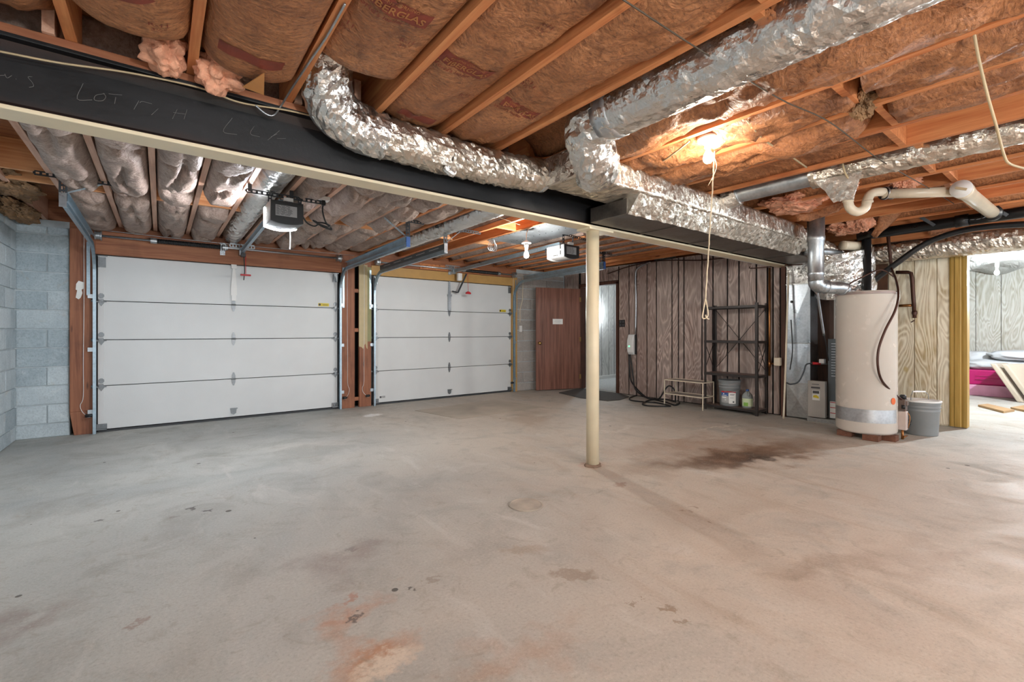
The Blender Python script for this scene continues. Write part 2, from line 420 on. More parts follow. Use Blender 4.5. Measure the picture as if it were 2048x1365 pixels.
# ---------------------------------------------------------------- floor with its stains, and the heater's shadow painted in
def concrete():
    k = N('stained_concrete'); c = k.n('ShaderNodeTexCoord').outputs['Object']
    big = k.noise(c, .55, 4, .6, .6); mid = k.noise(c, 2.3, 5, .62, .8); fine = k.noise(c, 28, 4, .65)
    streak = k.noise(k.vmath('MULTIPLY', c, (1.6, .5, 1)), 2.0, 5, .65, 1.0)
    col = k.mix(k.range(big, .34, .66), '#9fa3a1', '#bfc0ba')
    # cool and warm lamplight painted in: greyer by the left door, tan to the right
    sx = k.n('ShaderNodeSeparateXYZ'); k.l(c, sx.inputs[0])
    side = k.range(k.math('ADD', k.math('ADD', sx.outputs[0], k.math('MULTIPLY', sx.outputs[1], -.35)), k.math('MULTIPLY', big, 2.0)), .1, 3.0)
    warm_tint = k.math('MULTIPLY', side, k.range(k.math('ADD', sx.outputs[0], k.math('MULTIPLY', mid, 2.0)), 6.0, 8.2, 1, .15))
    col = k.mix(k.math('MULTIPLY', warm_tint, .62), col, k.mix(k.range(mid, .35, .7), '#c6b19c', '#dacab9'))
    col = k.mix(k.range(mid, .5, .72, 0, .5), col, '#8d8a82')
    col = k.mix(k.math('MULTIPLY', k.range(streak, .55, .78, 0, .55), side), col, '#a08a72')
    col = k.mix(k.range(streak, .26, .42, .45, 0), col, '#d4d2cc')
    col = k.mix(k.range(fine, .62, .8, 0, .4), col, '#7f776f')
    warp = k.vmath('MULTIPLY', k.vmath('SUBTRACT', k.comb(k.noise(c, 3.5, 4), k.noise(k.vmath('ADD', c, (7, 3, 0)), 3.5, 4), .5), (.5, .5, .5)), (1.0, 1.0, 0))
    fwarp = k.vmath('MULTIPLY', k.vmath('SUBTRACT', k.comb(k.noise(c, 22, 3), k.noise(k.vmath('ADD', c, (7, 3, 0)), 22, 3), .5), (.5, .5, .5)), (.16, .16, 0))
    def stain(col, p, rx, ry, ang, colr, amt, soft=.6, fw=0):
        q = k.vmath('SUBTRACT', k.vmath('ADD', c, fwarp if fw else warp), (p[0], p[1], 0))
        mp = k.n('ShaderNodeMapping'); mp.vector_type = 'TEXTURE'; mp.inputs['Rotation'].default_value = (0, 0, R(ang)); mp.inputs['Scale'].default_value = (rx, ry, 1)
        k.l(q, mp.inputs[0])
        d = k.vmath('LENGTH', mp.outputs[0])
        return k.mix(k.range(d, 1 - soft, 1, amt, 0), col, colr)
    g = lambda x, y: pt(x, y, Z=0)
    for (x, y), rx, ry, a, cc, am, so, fw in [
        ((1500, 905), 1.7, .42, -13, '#83654e', .85, .75, 0), ((1475, 915), 1.0, .22, -15, '#5a4232', .8, .85, 0), ((1500, 920), .5, .10, -15, '#33261e', .75, .9, 0),  # brown ovals: oil stain with the heater's cast shadow painted in
        ((1400, 885), 1.4, .25, -12, '#9a7860', .5, .8, 0), ((1440, 857), .55, .045, -12, '#dcd2c2', .8, .7, 0), ((1250, 858), .5, .06, -5, '#d8d0c4', .6, .8, 0),
        ((745, 831), .16, .11, 20, '#f0f0ee', .95, .35, 1), ((620, 905), .55, .3, 20, '#8f8f89', .5, .7, 0), ((430, 905), .3, .2, 0, '#8f918a', .4, .8, 0),
        ((382, 1017), .035, .03, 0, '#63615f', .9, .3, 1), ((415, 1022), .04, .028, 0, '#63615f', .9, .3, 1), ((350, 1035), .035, .022, 0, '#8a8884', .7, .3, 1), ((195, 1042), .025, .02, 0, '#63615f', .8, .3, 1),
        ((700, 1120), .3, .22, 30, '#968a84', .6, .8, 0), ((700, 1240), .28, .11, 30, '#b98a6c', .7, .9, 0), ((705, 1195), .05, .025, 40, '#b08068', .7, .6, 1), ((712, 1235), .04, .02, 40, '#5a5552', .8, .5, 1),
        ((750, 1320), .22, .11, 10, '#b5835f', .8, .7, 1), ((770, 1330), .16, .07, 10, '#d6c8b6', .9, .5, 1), ((1145, 1150), .13, .06, -40, '#94806e', .6, .4, 1), ((1050, 1100), .16, .06, -35, '#a89684', .5, .5, 1),
        ((1338, 1220), .05, .03, -20, '#93806c', .8, .4, 1), ((1265, 1210), .025, .018, 0, '#93806c', .7, .4, 1), ((1358, 1246), .02, .014, 0, '#93806c', .7, .4, 1), ((1290, 1200), .014, .01, 0, '#93806c', .7, .4, 1),
        ((1050, 1310), .25, .15, 0, '#b09078', .5, .8, 0), ((1400, 1025), .06, .04, 0, '#86705e', .6, .8, 0), ((1240, 970), .08, .06, 0, '#94735e', .6, .6, 1), ((1185, 930), .16, .12, 0, '#b06a44', .6, .8, 1),
        ((1690, 1140), .5, .14, -25, '#8d7560', .4, .9, 0), ((1900, 1100), .5, .12, -30, '#9a836f', .35, .9, 0), ((40, 1250), .3, .1, 40, '#8d7c76', .5, .9, 0), ((270, 1250), .06, .02, 40, '#92786c', .6, .5, 1),
        ((1060, 835), .9, .35, 60, '#9b8570', .45, .6, 0), ((865, 1160), .05, .03, 0, '#8d7c6c', .5, .4, 1), ((700, 1100), .05, .03, 0, '#7d7470', .5, .5, 1), ((820, 1180), .02, .014, 0, '#4f4a46', .8, .5, 1)]:
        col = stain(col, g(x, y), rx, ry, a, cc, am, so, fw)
    gr = k.noise(c, 75, 4, .7); sp2 = k.noise(c, 190, 2, .6)
    col = k.mix(k.range(gr, .52, .75, 0, .45), col, '#857c72'); col = k.mix(k.range(gr, .28, .44, .35, 0), col, '#dcd8d0'); col = k.mix(k.range(sp2, .66, .74, 0, .55), col, '#6e655d')
    pit = k.noise(c, 7, 5, .7, 1.2)
    col = k.mix(k.range(pit, .56, .70, 0, .4), col, '#928878')
    # drips and specks of oil
    vo = k.n('ShaderNodeTexVoronoi'); k.l(c, vo.inputs['Vector']); vo.inputs['Scale'].default_value = 3.2
    sp = k.math('LESS_THAN', vo.outputs['Distance'], k.math('MULTIPLY', k.math('POWER', k.noise(c, 1.7), 3), .22))
    col = k.mix(k.math('MULTIPLY', sp, .8), col, '#3f3833')
    k.bump(k.math('ADD', k.math('ADD', fine, k.math('MULTIPLY', mid, .6)), k.math('MULTIPLY', gr, .5)), .3, .006)
    return k.out(col, k.range(mid, .3, .7, .5, .8), 0, .35)
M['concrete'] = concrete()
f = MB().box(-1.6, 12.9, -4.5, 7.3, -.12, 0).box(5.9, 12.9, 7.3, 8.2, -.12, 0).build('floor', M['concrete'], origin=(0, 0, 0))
tag(f, 'stained grey and tan concrete slab of the basement garage', 'floor', kind='structure')
# patch of light between shadows, painted as a pale sheet by the right door
sl = MB().prism([pt(830, 822, Z=.001), pt(920, 839, Z=.001), pt(1090, 815, Z=.001), pt(990, 800, Z=.001)], (0, 0, .003)).build('slab_patch', plain('patch_concrete', '#b3a899', .75, var=.25, sc=8), f, label='paler rectangular patch of newer concrete')

# ---------------------------------------------------------------- block walls
course = [0, .15] + [.15 + .206 * i for i in range(1, 11)] + [2.30]
def block_obj(parent, x0, x1, y0, y1, z0, z1, m='block'):
    j = lambda: random.uniform(0, .004)
    q = MB().box(x0 - j(), x1 + j(), y0 - j(), y1 + j(), z0, z1)
    return q.build('block', M[m], parent, bevel=.005)
wl = MB().box(-1.5, -1.222, -4.5, 7.3, 0, 2.37).box(-1.5, -1.30, -4.5, 7.3, 2.37, 2.6).build('wall_left', M['mortar']); tag(wl, 'grey concrete block wall left of the garage doors', 'wall', kind='structure')
for i in range(len(course) - 1):
    z0, z1 = course[i] + .006, course[i + 1] - .006
    y = 7.03 - (.0 if i % 2 else .205)
    if not i % 2: block_obj(wl, -1.23, -1.21, 6.831, 7.03, z0, z1)
    while y > 4.0:
        block_obj(wl, -1.23, -1.21, y - .398, y - .006, z0, z1); y -= .41
wb = MB().box(-1.222, -.80, 7.052, 7.3, 0, 2.37).box(5.45, 6.9, 7.052, 7.3, 0, 2.37).build('wall_back', M['mortar']); tag(wb, 'concrete block wall around the two garage doors', 'wall', kind='structure')
for i in range(len(course) - 1):
    z0, z1 = course[i] + .006, course[i + 1] - .006
    for x0, x1 in ([(-1.21, -.984), (-.972, -.806)] if i % 2 else [(-1.21, -.806)]): block_obj(wb, x0, x1, 7.04, 7.06, z0, z1)
    xs = [5.47, 5.66, 6.07, 6.48, 6.76] if i % 2 else [5.47, 5.86, 6.27, 6.76]
    for a, b in zip(xs, xs[1:]): block_obj(wb, a + .006, b - .006, 7.04, 7.06, z0, z1, 'block_grey')
MB().box(-.8, 5.45, 7.2, 7.3, 0, 2.37).box(-1.5, 7.3, 7.22, 7.3, 2.37, 2.6).build('sheathing', M['gap'], wb, label='dark sheathing outside the doors')

# ---------------------------------------------------------------- ceiling: subfloor, joists, blocking
ZJ = 2.372
ce = MB().box(-1.6, 12.9, -4.5, 7.3, 2.60, 2.64).build('ceiling', M['subfloor']); tag(ce, 'open timber ceiling of floor boards carried on joists', 'ceiling', kind='structure')
NJ = [-.30 + .4205 * i for i in range(-2, 29)]
FJ = [-.68 + .3165 * i for i in range(-1, 24)]
def joist(x, y0, y1, m):
    b = random.uniform(-.004, .004)
    MB().hexa([(x - .019, y0, ZJ), (x + .019, y0, ZJ), (x + .019, y0, 2.6), (x - .019, y0, 2.6)], [(x - .019 + b, y1, ZJ), (x + .019 + b, y1, ZJ), (x + .019 + b, y1, 2.6), (x - .019 + b, y1, 2.6)]).build('joist', m, ce)
for x in NJ: joist(x, -4.4, 2.80 if x < 7.2 else 7.2, M['joist'])
for x in FJ: joist(x + .0, 2.64, 7.1, M['joist_far'] if x < 2.1 else M['joist'])
def blocking(x0, x1, y, m, z0=ZJ + .004, t=.036):
    MB().box(x0 + .02, x1 - .02, y - t / 2, y + t / 2, z0, 2.6).build('blocking', m, ce)
for i, (a, b) in enumerate(zip(NJ, NJ[1:])):
    if b > 1.0 and b < 7: blocking(a, b, .80 + (.04 if i % 2 else -.02), M['joist'])
for i, (a, b) in enumerate(zip(FJ, FJ[1:])):
    if i in (0, 1, 3, 4, 5, 7, 8, 9, 11, 12, 14, 16): blocking(a, b, 5.36 + (.04 if i % 2 else 0), M['joist_x'])
    if i in (13, 14, 15): blocking(a, b, 4.4, M['joist_x'])
MB().box(-1.21, -.70, 5.0, 5.04, 2.375, 2.6).build('blocking', M['joist_x'], ce)
MB().box(-1.3, 7.2, 7.14, 7.18, 2.372, 2.6).build('rim_joist', M['header'], ce)
MB().box(-.8, 5.5, 7.05, 7.19, 2.30, 2.372).build('sill_plate', M['header'], ce)

# ---------------------------------------------------------------- right side walls
GRAIN = {}
def planks(wall, edges, m, mk, name='plank', gap=.007):
    for a, b in zip(edges, edges[1:]): mk(MB(), a + gap / 2, b - gap / 2).build(name, m, wall)
wr = MB().box(6.79, 6.90, 2.68, 5.62, 0, 2.37).box(6.79, 6.90, 6.56, 7.06, 0, 2.37).box(6.79, 6.90, 5.60, 6.58, 2.07, 2.37).build('wall_right', M['gap']); tag(wr, 'brown cerused plywood panel wall behind the metal shelf', 'wall', kind='structure')
ys = [pt(px, 700, X=6.78)[1] for px in (1239, 1258, 1273, 1294, 1313, 1344, 1357, 1368, 1404, 1426, 1455, 1478, 1513, 1535, 1546, 1561, 1576)]
ys[0] = 5.585; ys[-1] = 2.69
for a, b in zip(ys, ys[1:]): MB().box(6.776, 6.795, b + .012, a - .012, .012, 2.37).build('plank', M['panel'], wr)
yt = [5.60 + .12 * i for i in range(9)]
for a, b in zip(yt, yt[1:]): MB().box(6.776, 6.795, a + .005, b - .005, 2.12, 2.37).build('plank', M['panel'], wr)
for a, b in zip([6.62, 6.76, 6.9], [6.76, 6.9, 7.035]): MB().box(6.776, 6.795, a + .005, b - .005, .01, 2.37).build('plank', M['panel'], wr)
# door frame and the open brown door
d3 = thing('door_3', 'open brown veneered door with a white paper sign', 'door', (6.74, 6.53, 0), kind='structure')
MB().box(6.76, 6.92, 5.59, 5.64, 0, 2.09).box(6.76, 6.92, 6.55, 6.60, 0, 2.09).box(6.76, 6.92, 5.59, 6.60, 2.05, 2.11).build('door_frame', M['stud'], d3, bevel=.003)
hx, hy = 6.735, 6.53; ex, ey = 5.80, 6.80
dd = Vector((ex - hx, ey - hy, 0)); L = dd.length; dn = dd.normalized(); nn = Vector((dn.y, -dn.x, 0))
if nn.y > 0: nn = -nn
def dp(s, n, z): return Vector((hx, hy, z)) + dn * s + nn * n
def dbox(mb, s0, s1, n0, n1, z0, z1):
    return mb.hexa([dp(s0, n0, z0), dp(s1, n0, z0), dp(s1, n1, z0), dp(s0, n1, z0)], [dp(s0, n0, z1), dp(s1, n0, z1), dp(s1, n1, z1), dp(s0, n1, z1)])
dbox(MB(), 0, L, -.035, 0, .012, 2.015).build('leaf', M['doorbrown'], d3, bevel=.002)
def along(prof, base, d, n=16):
    d = Vector(d).normalized(); a = d.cross(Vector((0, 0, 1)))
    if a.length < .01: a = Vector((1, 0, 0))
    a.normalize(); b = d.cross(a); m = MB()
    m.loft([[Vector(base) + d * z + (a * math.cos(2 * math.pi * j / n) + b * math.sin(2 * math.pi * j / n)) * r for j in range(n)] for r, z in prof]); return m
KN = [(.028, 0), (.028, .006), (.012, .008), (.012, .03), (.028, .038), (.031, .05), (.026, .062), (.008, .067)]
along(KN, dp(L - .06, 0, .93), nn).build('door_knob', M['brass'], d3, True)
dbox(MB(), .40, .62, 0, .003, 1.30, 1.405).build('paper_sign', M['paper'], d3)
ln = MB()
for i, w in enumerate((.12, .15, .10)): dbox(ln, .51 - w / 2, .51 + w / 2, .003, .0036, 1.372 - .022 * i, 1.376 - .022 * i)
ln.build('sign_lettering', plain('faint_ink', '#b9b9b6', .8), d3)
for z in (.25, 1.0, 1.8): dbox(MB(), -.012, .02, -.02, .006, z - .045, z + .045).build('hinge', M['brass'], d3)
# hallway behind the open door
wh = MB().box(6.9, 11, 7.565, 7.62, 0, 2.37).build('wall_hall', M['gap']); tag(wh, 'white plank wall seen through the open doorway', 'wall', kind='structure')
xs = [7.6, 7.8, 7.98, 8.13, 8.26, 8.42, 8.52, 8.78, 8.98, 9.25, 9.5, 9.75, 10]
for a, b in zip(xs, xs[1:]): MB().box(a + .012, b - .012, 7.54, 7.568, .08, 2.37).build('plank', M['hallpanel'], wh)
tag(MB().box(7.2, 11, 7.52, 7.565, 0, .085).build('baseboard_hall', M['white'], bevel=.004), 'white baseboard under the hall planks', 'baseboard', kind='structure')
tag(MB().box(6.9, 10.88, 5.02, 7.515, 0.001, .012).build('hall_carpet', M['carpet']), 'pale grey carpet in the hall beyond the doorway', 'carpet')
t = MB().box(10.9, 11.0, 4.6, 7.6, 0, 2.37).box(6.9, 11, 4.9, 5.0, 0, 2.37).build('wall_hall_end', M['hallpanel']); tag(t, 'white side walls closing the little hall', 'wall', kind='structure')
t = MB().box(6.9, 11, 5.0, 7.62, 2.37, 2.40).build('ceiling_hall', M['white']); tag(t, 'white ceiling of the little hall', 'ceiling', kind='structure')
# furnace closet back, yellow plywood partition, back room
wf = MB().box(7.62, 7.70, 1.10, 4.9, 0, 2.37).build('wall_partition', M['ply']); tag(wf, 'yellow knotty plywood partition right of the water heater', 'wall', kind='structure')
ys = [1.17, 1.40, 1.685, 1.86, 2.0, 2.3]
ys = [1.195] + [pt(px, 700, X=7.6)[1] for px in (1874, 1829)] + [1.79]
for a, b in zip(ys, ys[1:]): MB().box(7.60, 7.622, a + .005, b - .005, .02, 2.05).build('plank', M['ply'], wf)
MB().box(7.60, 7.622, 1.80, 3.2, .02, 2.05).build('plank', plywood('old_brown_board', '#5a3a26', '#3a2418', '#4a2e1e', 6, 1), wf)
tr = MB(); y = 1.045
prof = [(0, 0), (0, .155), (-.012, .155), (-.018, .14), (-.018, .115), (-.026, .105), (-.026, .06), (-.018, .05), (-.024, .03), (-.024, 0)]
tr.prism([(7.60 + a, y + b, .01) for a, b in prof], (0, 0, 2.06)); tr.box(7.60, 7.72, 1.045, 1.10, .01, 2.07)
tag(tr.build('trim_1', M['ochre']), 'ochre casing on the free end of the plywood partition', 'trim', kind='structure')
wk = MB().box(12.25, 12.35, -4.5, 5, 0, 2.6).build('wall_storage', M['gap']); tag(wk, 'whitewashed plywood wall at the back of the storage room', 'wall', kind='structure')
y = 2.6
while y > -.8:
    w = random.choice((.24, .3, .33, .37)); MB().box(12.23, 12.252, y - w + .004, y - .004, .01, 2.35).build('plank', M['plywhite'], wk); y -= w
t = MB().box(6.9, 12.3, 4.7, 4.9, 0, 2.6).build('wall_storage_side', M['plywhite']); tag(t, 'plywood side wall of the storage room', 'wall', kind='structure')

# ---------------------------------------------------------------- garage doors
SEAM = [.012, .53, 1.058, 1.505, 2.03]
def garage_door(n, x0, x1, label, dirty):
    d = thing('door_%d' % n, label, 'garage door', ((x0 + x1) / 2, 7.06, 0), kind='structure')
    for i in range(4):
        z0, z1 = SEAM[i] + (.004 if i else .02), SEAM[i + 1] - .004
        MB().box(x0, x1, 7.04, 7.075, z0, z1).build('panel', M['door'], d, bevel=.004)
        for a, b in ((x0, x0 + .055), (x1 - .055, x1)):
            s = MB().box(a, b, 7.036, 7.041, z0, z1).build('stile', M['door'], d, bevel=.002)
    MB().box(x0 - .03, x1 + .03, 7.075, 7.12, 0.0, 2.06).build('door_core', M['rubber'], d)  # added slab stopping outside light at the panel seams
    MB().box(x0, x1, 7.035, 7.075, 0, .022).build('bottom_seal', M['rubber'], d)
    xc = (x0 + x1) / 2
    for z in SEAM[1:4]:      # centre hinges: two pointed leaves and a knuckle
        h = MB()
        for s in (1, -1): h.prism([(xc - .022, 7.036, z + s * .012), (xc + .022, 7.036, z + s * .012), (xc + .020, 7.036, z + s * .045), (xc + .007, 7.036, z + s * .085), (xc - .007, 7.036, z + s * .085), (xc - .020, 7.036, z + s * .045)], (0, -.004, 0))
        h.lathe([(.009, -.026), (.009, .026)], (xc, 7.028, z), 8, 'x'); h.build('hinge', M['hinge'], d)
        for sx, s in ((x0 + .03, 1), (x1 - .03, -1)):
            e = MB()
            e.prism([(sx + .027 * math.cos(a), 7.035, z + .058 + .03 * math.sin(a)) for a in [k * math.pi / 4 + .39 for k in range(8)]], (0, -.006, 0))
            e.prism([(sx - .032, 7.035, z - .012), (sx + .032, 7.035, z - .012), (sx, 7.035, z - .062)], (0, -.006, 0))
            e.box(sx - .05, sx + .045, 7.012, 7.036, z - .016, z - .006); e.box(sx - .02, sx + .02, 7.0, 7.036, z - .01, z + .02)
            e.tube([(sx, 7.005, z), (sx - s * .075, 7.005, z)], .006, 6); e.lathe([(.02, -.008), (.02, .008)], (sx - s * .075, 7.005, z), 10, 'x')
            e.build('roller_hinge', M['hinge'], d)
    for sx in (x0 + .035, x1 - .035):
        MB().box(sx - .03, sx + .035, 7.030, 7.037, 1.89, 2.005).box(sx - .03, sx - .02, 7.0, 7.037, 1.89, 2.005).box(sx - .035, sx + .05, 7.02, 7.037, 2.015, 2.024).build('top_bracket', M['hinge'], d)
        b = MB().box(sx - .045, sx + .045, 7.0, 7.036, .03, .042).box(sx - .045, sx + .045, 7.028, 7.036, .03, .095)
        for q in (-.02, .015): b.box(sx + q - .006, sx + q + .006, 7.012, 7.03, .05, .075)
        b.build('bottom_bracket', M['hinge'], d)
    MB().prism([(xc - .035, 7.036, .145), (xc + .035, 7.036, .145), (xc + .028, 7.036, .08), (xc, 7.036, .06), (xc - .028, 7.036, .08)], (0, -.012, 0)).box(xc - .035, xc + .045, 7.01, 7.036, .138, .146).build('lift_handle', M['hinge'], d)
    st = MB().box(x1 - .27, x1 - .12, 7.0385, 7.0405, 1.525, 1.57).build('warning_sticker', M['yellow'], d)
    MB().lathe([(.016, 0), (.016, .002)], (x1 - .25, 7.0368, 1.548), 12, 'y').box(x1 - .21, x1 - .13, 7.0375, 7.039, 1.548, 1.552).box(x1 - .21, x1 - .14, 7.0375, 7.039, 1.536, 1.540).build('sticker_print', M['black'], st)
    return d
D1 = (-.565, 2.10); D2 = (2.655, 5.36)
g1 = garage_door(1, D1[0], D1[1], 'left white sectional garage door of four panels', 0)
g2 = garage_door(2, D2[0], D2[1], 'right white sectional garage door beside the brown door', 1)
# door straps at the top centre of each garage door
x = .77
MB().prism([(x - .012, 7.03, 2.0), (x + .012, 7.03, 2.0), (x + .035, 7.03, 1.72), (x + .035, 7.03, 1.63), (x - .035, 7.03, 1.63), (x - .035, 7.03, 1.72)], (0, -.01, 0)).box(x - .025, x + .025, 7.018, 7.036, 1.56, 1.63).box(x - .03, x + .03, 7.01, 7.036, 1.98, 2.05).build('arm_strap', M['white'], g1)
x = 4.0
MB().prism([(x - .012, 7.03, 2.03), (x + .012, 7.03, 2.03), (x + .025, 7.03, 1.78), (x - .025, 7.03, 1.78)], (0, -.02, 0)).box(x - .035, x + .035, 6.99, 7.036, 1.765, 1.80).box(x - .025, x + .025, 7.0, 7.036, 1.52, 1.765).build('arm_strap', M['galv'], g2)
mk = MB().box(D2[0] + .10, D2[0] + .13, 7.0385, 7.0405, .10, .13)
for i in range(4): mk.box(D2[0] + .135, D2[0] + .19, 7.0385, 7.0405, .102 + .008 * i, .106 + .008 * i)
mk.build('tiny_label', M['ink'], g2)

# ---------------------------------------------------------------- timber around the doors
def trim(n, mb, m, label): return tag(mb.build('trim_%d' % n, m, bevel=.004), label, 'trim', kind='structure')
lj = MB().prism([(-.795, 7.0, .26), (-.585, 7.0, .26), (-.585, 7.0, 2.30), (-.795, 7.0, 2.30)], (0, .06, 0)).prism([(-.76, 7.0, 0), (-.585, 7.0, 0), (-.585, 7.0, .26), (-.795, 7.0, .26)], (0, .06, 0))
trim(2, lj, M['jamb'], 'red-brown jamb board left of the left garage door')
trim(3, MB().box(2.15, 2.345, 6.99, 7.05, 0, 2.30), M['jamb'], 'red-brown post right of the left garage door')
p4 = trim(4, MB().box(2.415, 2.60, 6.99, 7.05, 0, 2.30), M['jamb'], 'half painted post left of the right garage door')
pp = MB(); pr = [2.405, .92]; poly = [(2.408, 6.986, 2.18), (2.54, 6.986, 2.18)]
for i in range(9): poly.append((2.54 - .132 * i / 8, 6.986, .93 + random.uniform(-.05, .05)))
pp.prism(poly, (0, .008, 0)).build('tan_paint', plain('tan_post_paint', '#c2b088', .55), p4, label='peeling tan paint on the upper post')
MB().box(2.54, 2.60, 6.984, 6.992, 1.0, 2.15).build('green_paint', plain('olive_paint', '#97956a', .6), p4)
for z in (1.15, 1.75, .1): MB().box(2.345, 2.415, 7.01, 7.04, z, z + .055).build('spacer', M['header'], p4)
trim(5, MB().box(5.37, 5.475, 6.985, 7.05, 0, 2.20), M['tan'], 'tan painted jamb right of the right garage door')
trim(6, MB().box(-.585, 2.345, 6.995, 7.05, 2.035, 2.30), M['header'], 'brown timber header over the left garage door')
trim(7, MB().box(2.605, 5.475, 6.995, 7.05, 2.035, 2.185), M['tan'], 'tan painted header over the right garage door')
t8 = trim(8, MB().box(2.345, 5.475, 7.0, 7.05, 2.19, 2.30), M['header'], 'bare timber plate above the tan header')
MB().box(3.42, 4.6, 6.985, 7.0, 2.20, 2.29).build('orange_board', M['joist'], t8)
tp = MB().prism([(-.745 + a * .8, 6.994, 1.53 + b * .9) for a, b in ((0, 0), (.03, -.02), (.05, .0), (.07, .06), (.06, .1), (.085, .12), (.09, .19), (.03, .21), (.005, .17), (.0, .1), (.015, .09))], (0, .006, 0))
tag(tp.build('paper_scrap', M['paper']), 'torn white paper scrap stuck on the left jamb board', 'paper')

# ---------------------------------------------------------------- steel beam, post
bm = thing('steel_beam', 'black steel I-beam with cream lower flange and chalk marks', 'beam', (2.7, 2.72, 2.03))
MB().box(-1.45, 6.95, 2.65, 2.79, 2.03, 2.048).build('bottom_flange', M['cream'], bm, bevel=.003, label='cream painted lower flange')
wbm = MB().box(-1.45, 6.95, 2.714, 2.726, 2.048, 2.318)
for s in (1, -1):      # rolled fillets
    wbm.prism([(-1.45, 2.72 + s * .006, 2.318), (-1.45, 2.72 + s * .03, 2.318), (-1.45, 2.72 + s * .006, 2.28)][::s], (8.4, 0, 0))
    wbm.prism([(-1.45, 2.72 + s * .006, 2.048), (-1.45, 2.72 + s * .006, 2.08), (-1.45, 2.72 + s * .03, 2.048)][::s], (8.4, 0, 0))
wbm.build('web', M['steel'], bm)
MB().box(-1.45, 6.95, 2.65, 2.79, 2.318, 2.335).build('top_flange', M['steel'], bm, bevel=.003)
def chalk(strokes, px0, py0, k):
    m = MB()
    for s in strokes:
        p = [pt(px0 + x * k, py0 + y * k, Y=2.712) for x, y in s]
        if len(p) > 2: p = spline(p, 4)
        m.tube(p, .0009, 4)
    m.build('chalk_mark', M['chalk'], bm)
K = 1 / 3.175
chalk([[(-10, 480), (30, 478)], [(30, 470), (45, 495), (75, 480)], [(100, 500), (104, 504)], [(205, 488), (178, 490), (205, 525), (212, 548), (185, 555)]], 0, 0, K)
chalk([[(528, 530), (490, 628), (585, 635)], [(665, 595), (610, 605), (600, 635), (650, 640), (672, 615), (655, 592)], [(690, 596), (775, 604)], [(735, 618), (728, 660)]], 0, 0, K)
chalk([[(882, 640), (850, 695)], [(888, 652), (905, 645), (965, 660)], [(1005, 690), (962, 730)], [(1125, 695), (1095, 755)], [(1188, 695), (1168, 758)], [(1100, 715), (1178, 725)]], 0, 0, K)
chalk([[(1475, 750), (1418, 835), (1505, 855)], [(1615, 800), (1590, 850), (1650, 870)], [(1775, 830), (1700, 890)], [(1720, 870), (1760, 850)], [(1815, 880), (1760, 880)]], 0, 0, K)
n0 = MB().box(-1.45, 6.95, 2.655, 2.785, 2.335, 2.371).build('nailer_plank', M['header'], bevel=.003)
tag(n0, 'timber nailer lying flat along the top of the steel beam', 'timber')
po = thing('support_post', 'cream round steel post holding up the black beam', 'post', (2.956, 2.72, 0))
MB().lathe([(.055, 0), (.055, 2.012)], (2.956, 2.72, 0), 32).build('shaft', M['cream'], po, True)
MB().box(2.84, 3.14, 2.645, 2.795, 2.012, 2.03).build('cap_plate', M['cream'], po, bevel=.002)
sp = MB().lathe([(.075, 0), (.07, .01), (.058, .018)], (2.956, 2.72, 0), 20)
for v in sp.v:
    a = noise.noise(v * 30) * .02; v.x += a; v.y += noise.noise(v * 30 + Vector((4, 4, 4))) * .02
sp.build('mortar_foot', plain('rusty_mortar', '#8a7260', .9, var=.5), po, True)
wp = MB().box(3.2, 6.7, 2.80, 2.86, 2.045, 2.075).build('white_batten', M['white']); tag(wp, 'white batten along the far foot of the beam past the post', 'batten')

# ---------------------------------------------------------------- insulation batts
def batt(name, x0, x1, y0, y1, sag, wr, m, seed, nx=14, step=.05, zb=2.392, cuts=None, label=None, group=None, ends=(0, 0), ridge=0.0, lobes=0.0, skew=0.0):
    """one batt: a bellied, wrinkled paper face between two joists, with its thickness above"""
    ny = max(4, int((y1 - y0) / step)); x0 += .021; x1 -= .021; L = y1 - y0
    def h(x, y):
        s = (x - x0) / (x1 - x0); s = min(1, max(0, s)); p = (1 - (2 * s - 1) ** 2) ** .55
        q = Vector((x, y, seed * 7.3))
        k = 1.0
        if cuts:
            ys = y + .10 * (s - .5) * skew + .06 * noise.noise(Vector((x * 6, y * 2, seed)))
            dmin = min(abs(ys - (y0 + L * cc)) for cc in cuts)
            k *= 1 - .95 * math.exp(-dmin / .05)
        if lobes:
            cx = .5 + .28 * noise.noise(Vector((seed * 3.3, y * 1.6, 1.5)))
            k *= 1 - lobes * math.exp(-((s - cx) / .085) ** 2) * min(1, max(0, .35 + 1.6 * noise.noise(Vector((y * 1.1, seed, 4)))))
        d = sag * p * k
        a = noise.noise(Vector((x * 5 + 1.5 * noise.noise(q * 2.2), y * 2.0, seed * 3.1))); b = 1 - 2 * abs(noise.noise(Vector((x * 9, y * 5, seed)) + Vector((1.2, 1.6, 0)) * noise.noise(q * 3)))
        c = 1 - 2 * abs(noise.noise(Vector((x * 6 + y * 2.5, y * 1.5 - x * 3, seed + 5)))); e_ = 1 - 2 * abs(noise.noise(Vector((x * 14 - y * 3, y * 7 + x * 5, seed + 9))))
        d += wr * p ** .45 * (a + .5 * b + ridge * (c + .5 * e_))
        for n_, e in enumerate((y0, y1)):
            if ends[n_] and abs(y - e) < ends[n_]: d -= (max(sag, 0) + .05) * (1 - abs(y - e) / ends[n_]) ** 2
        return max(2.28, min(zb - d, 2.575))
    g = MB(); rows = []
    for j in range(ny + 1):
        y = y0 + (y1 - y0) * j / ny
        rows.append([Vector((x0 + (x1 - x0) * i / nx, y, h(x0 + (x1 - x0) * i / nx, y))) for i in range(nx + 1)])
    g.loft([[p for p in r] + [Vector((x1, r[0].y, 2.596)), Vector((x0, r[0].y, 2.596))] for r in rows])
    o = g.build(name, m, smooth=True)
    if label: tag(o, label, 'insulation', group)
    return o, h
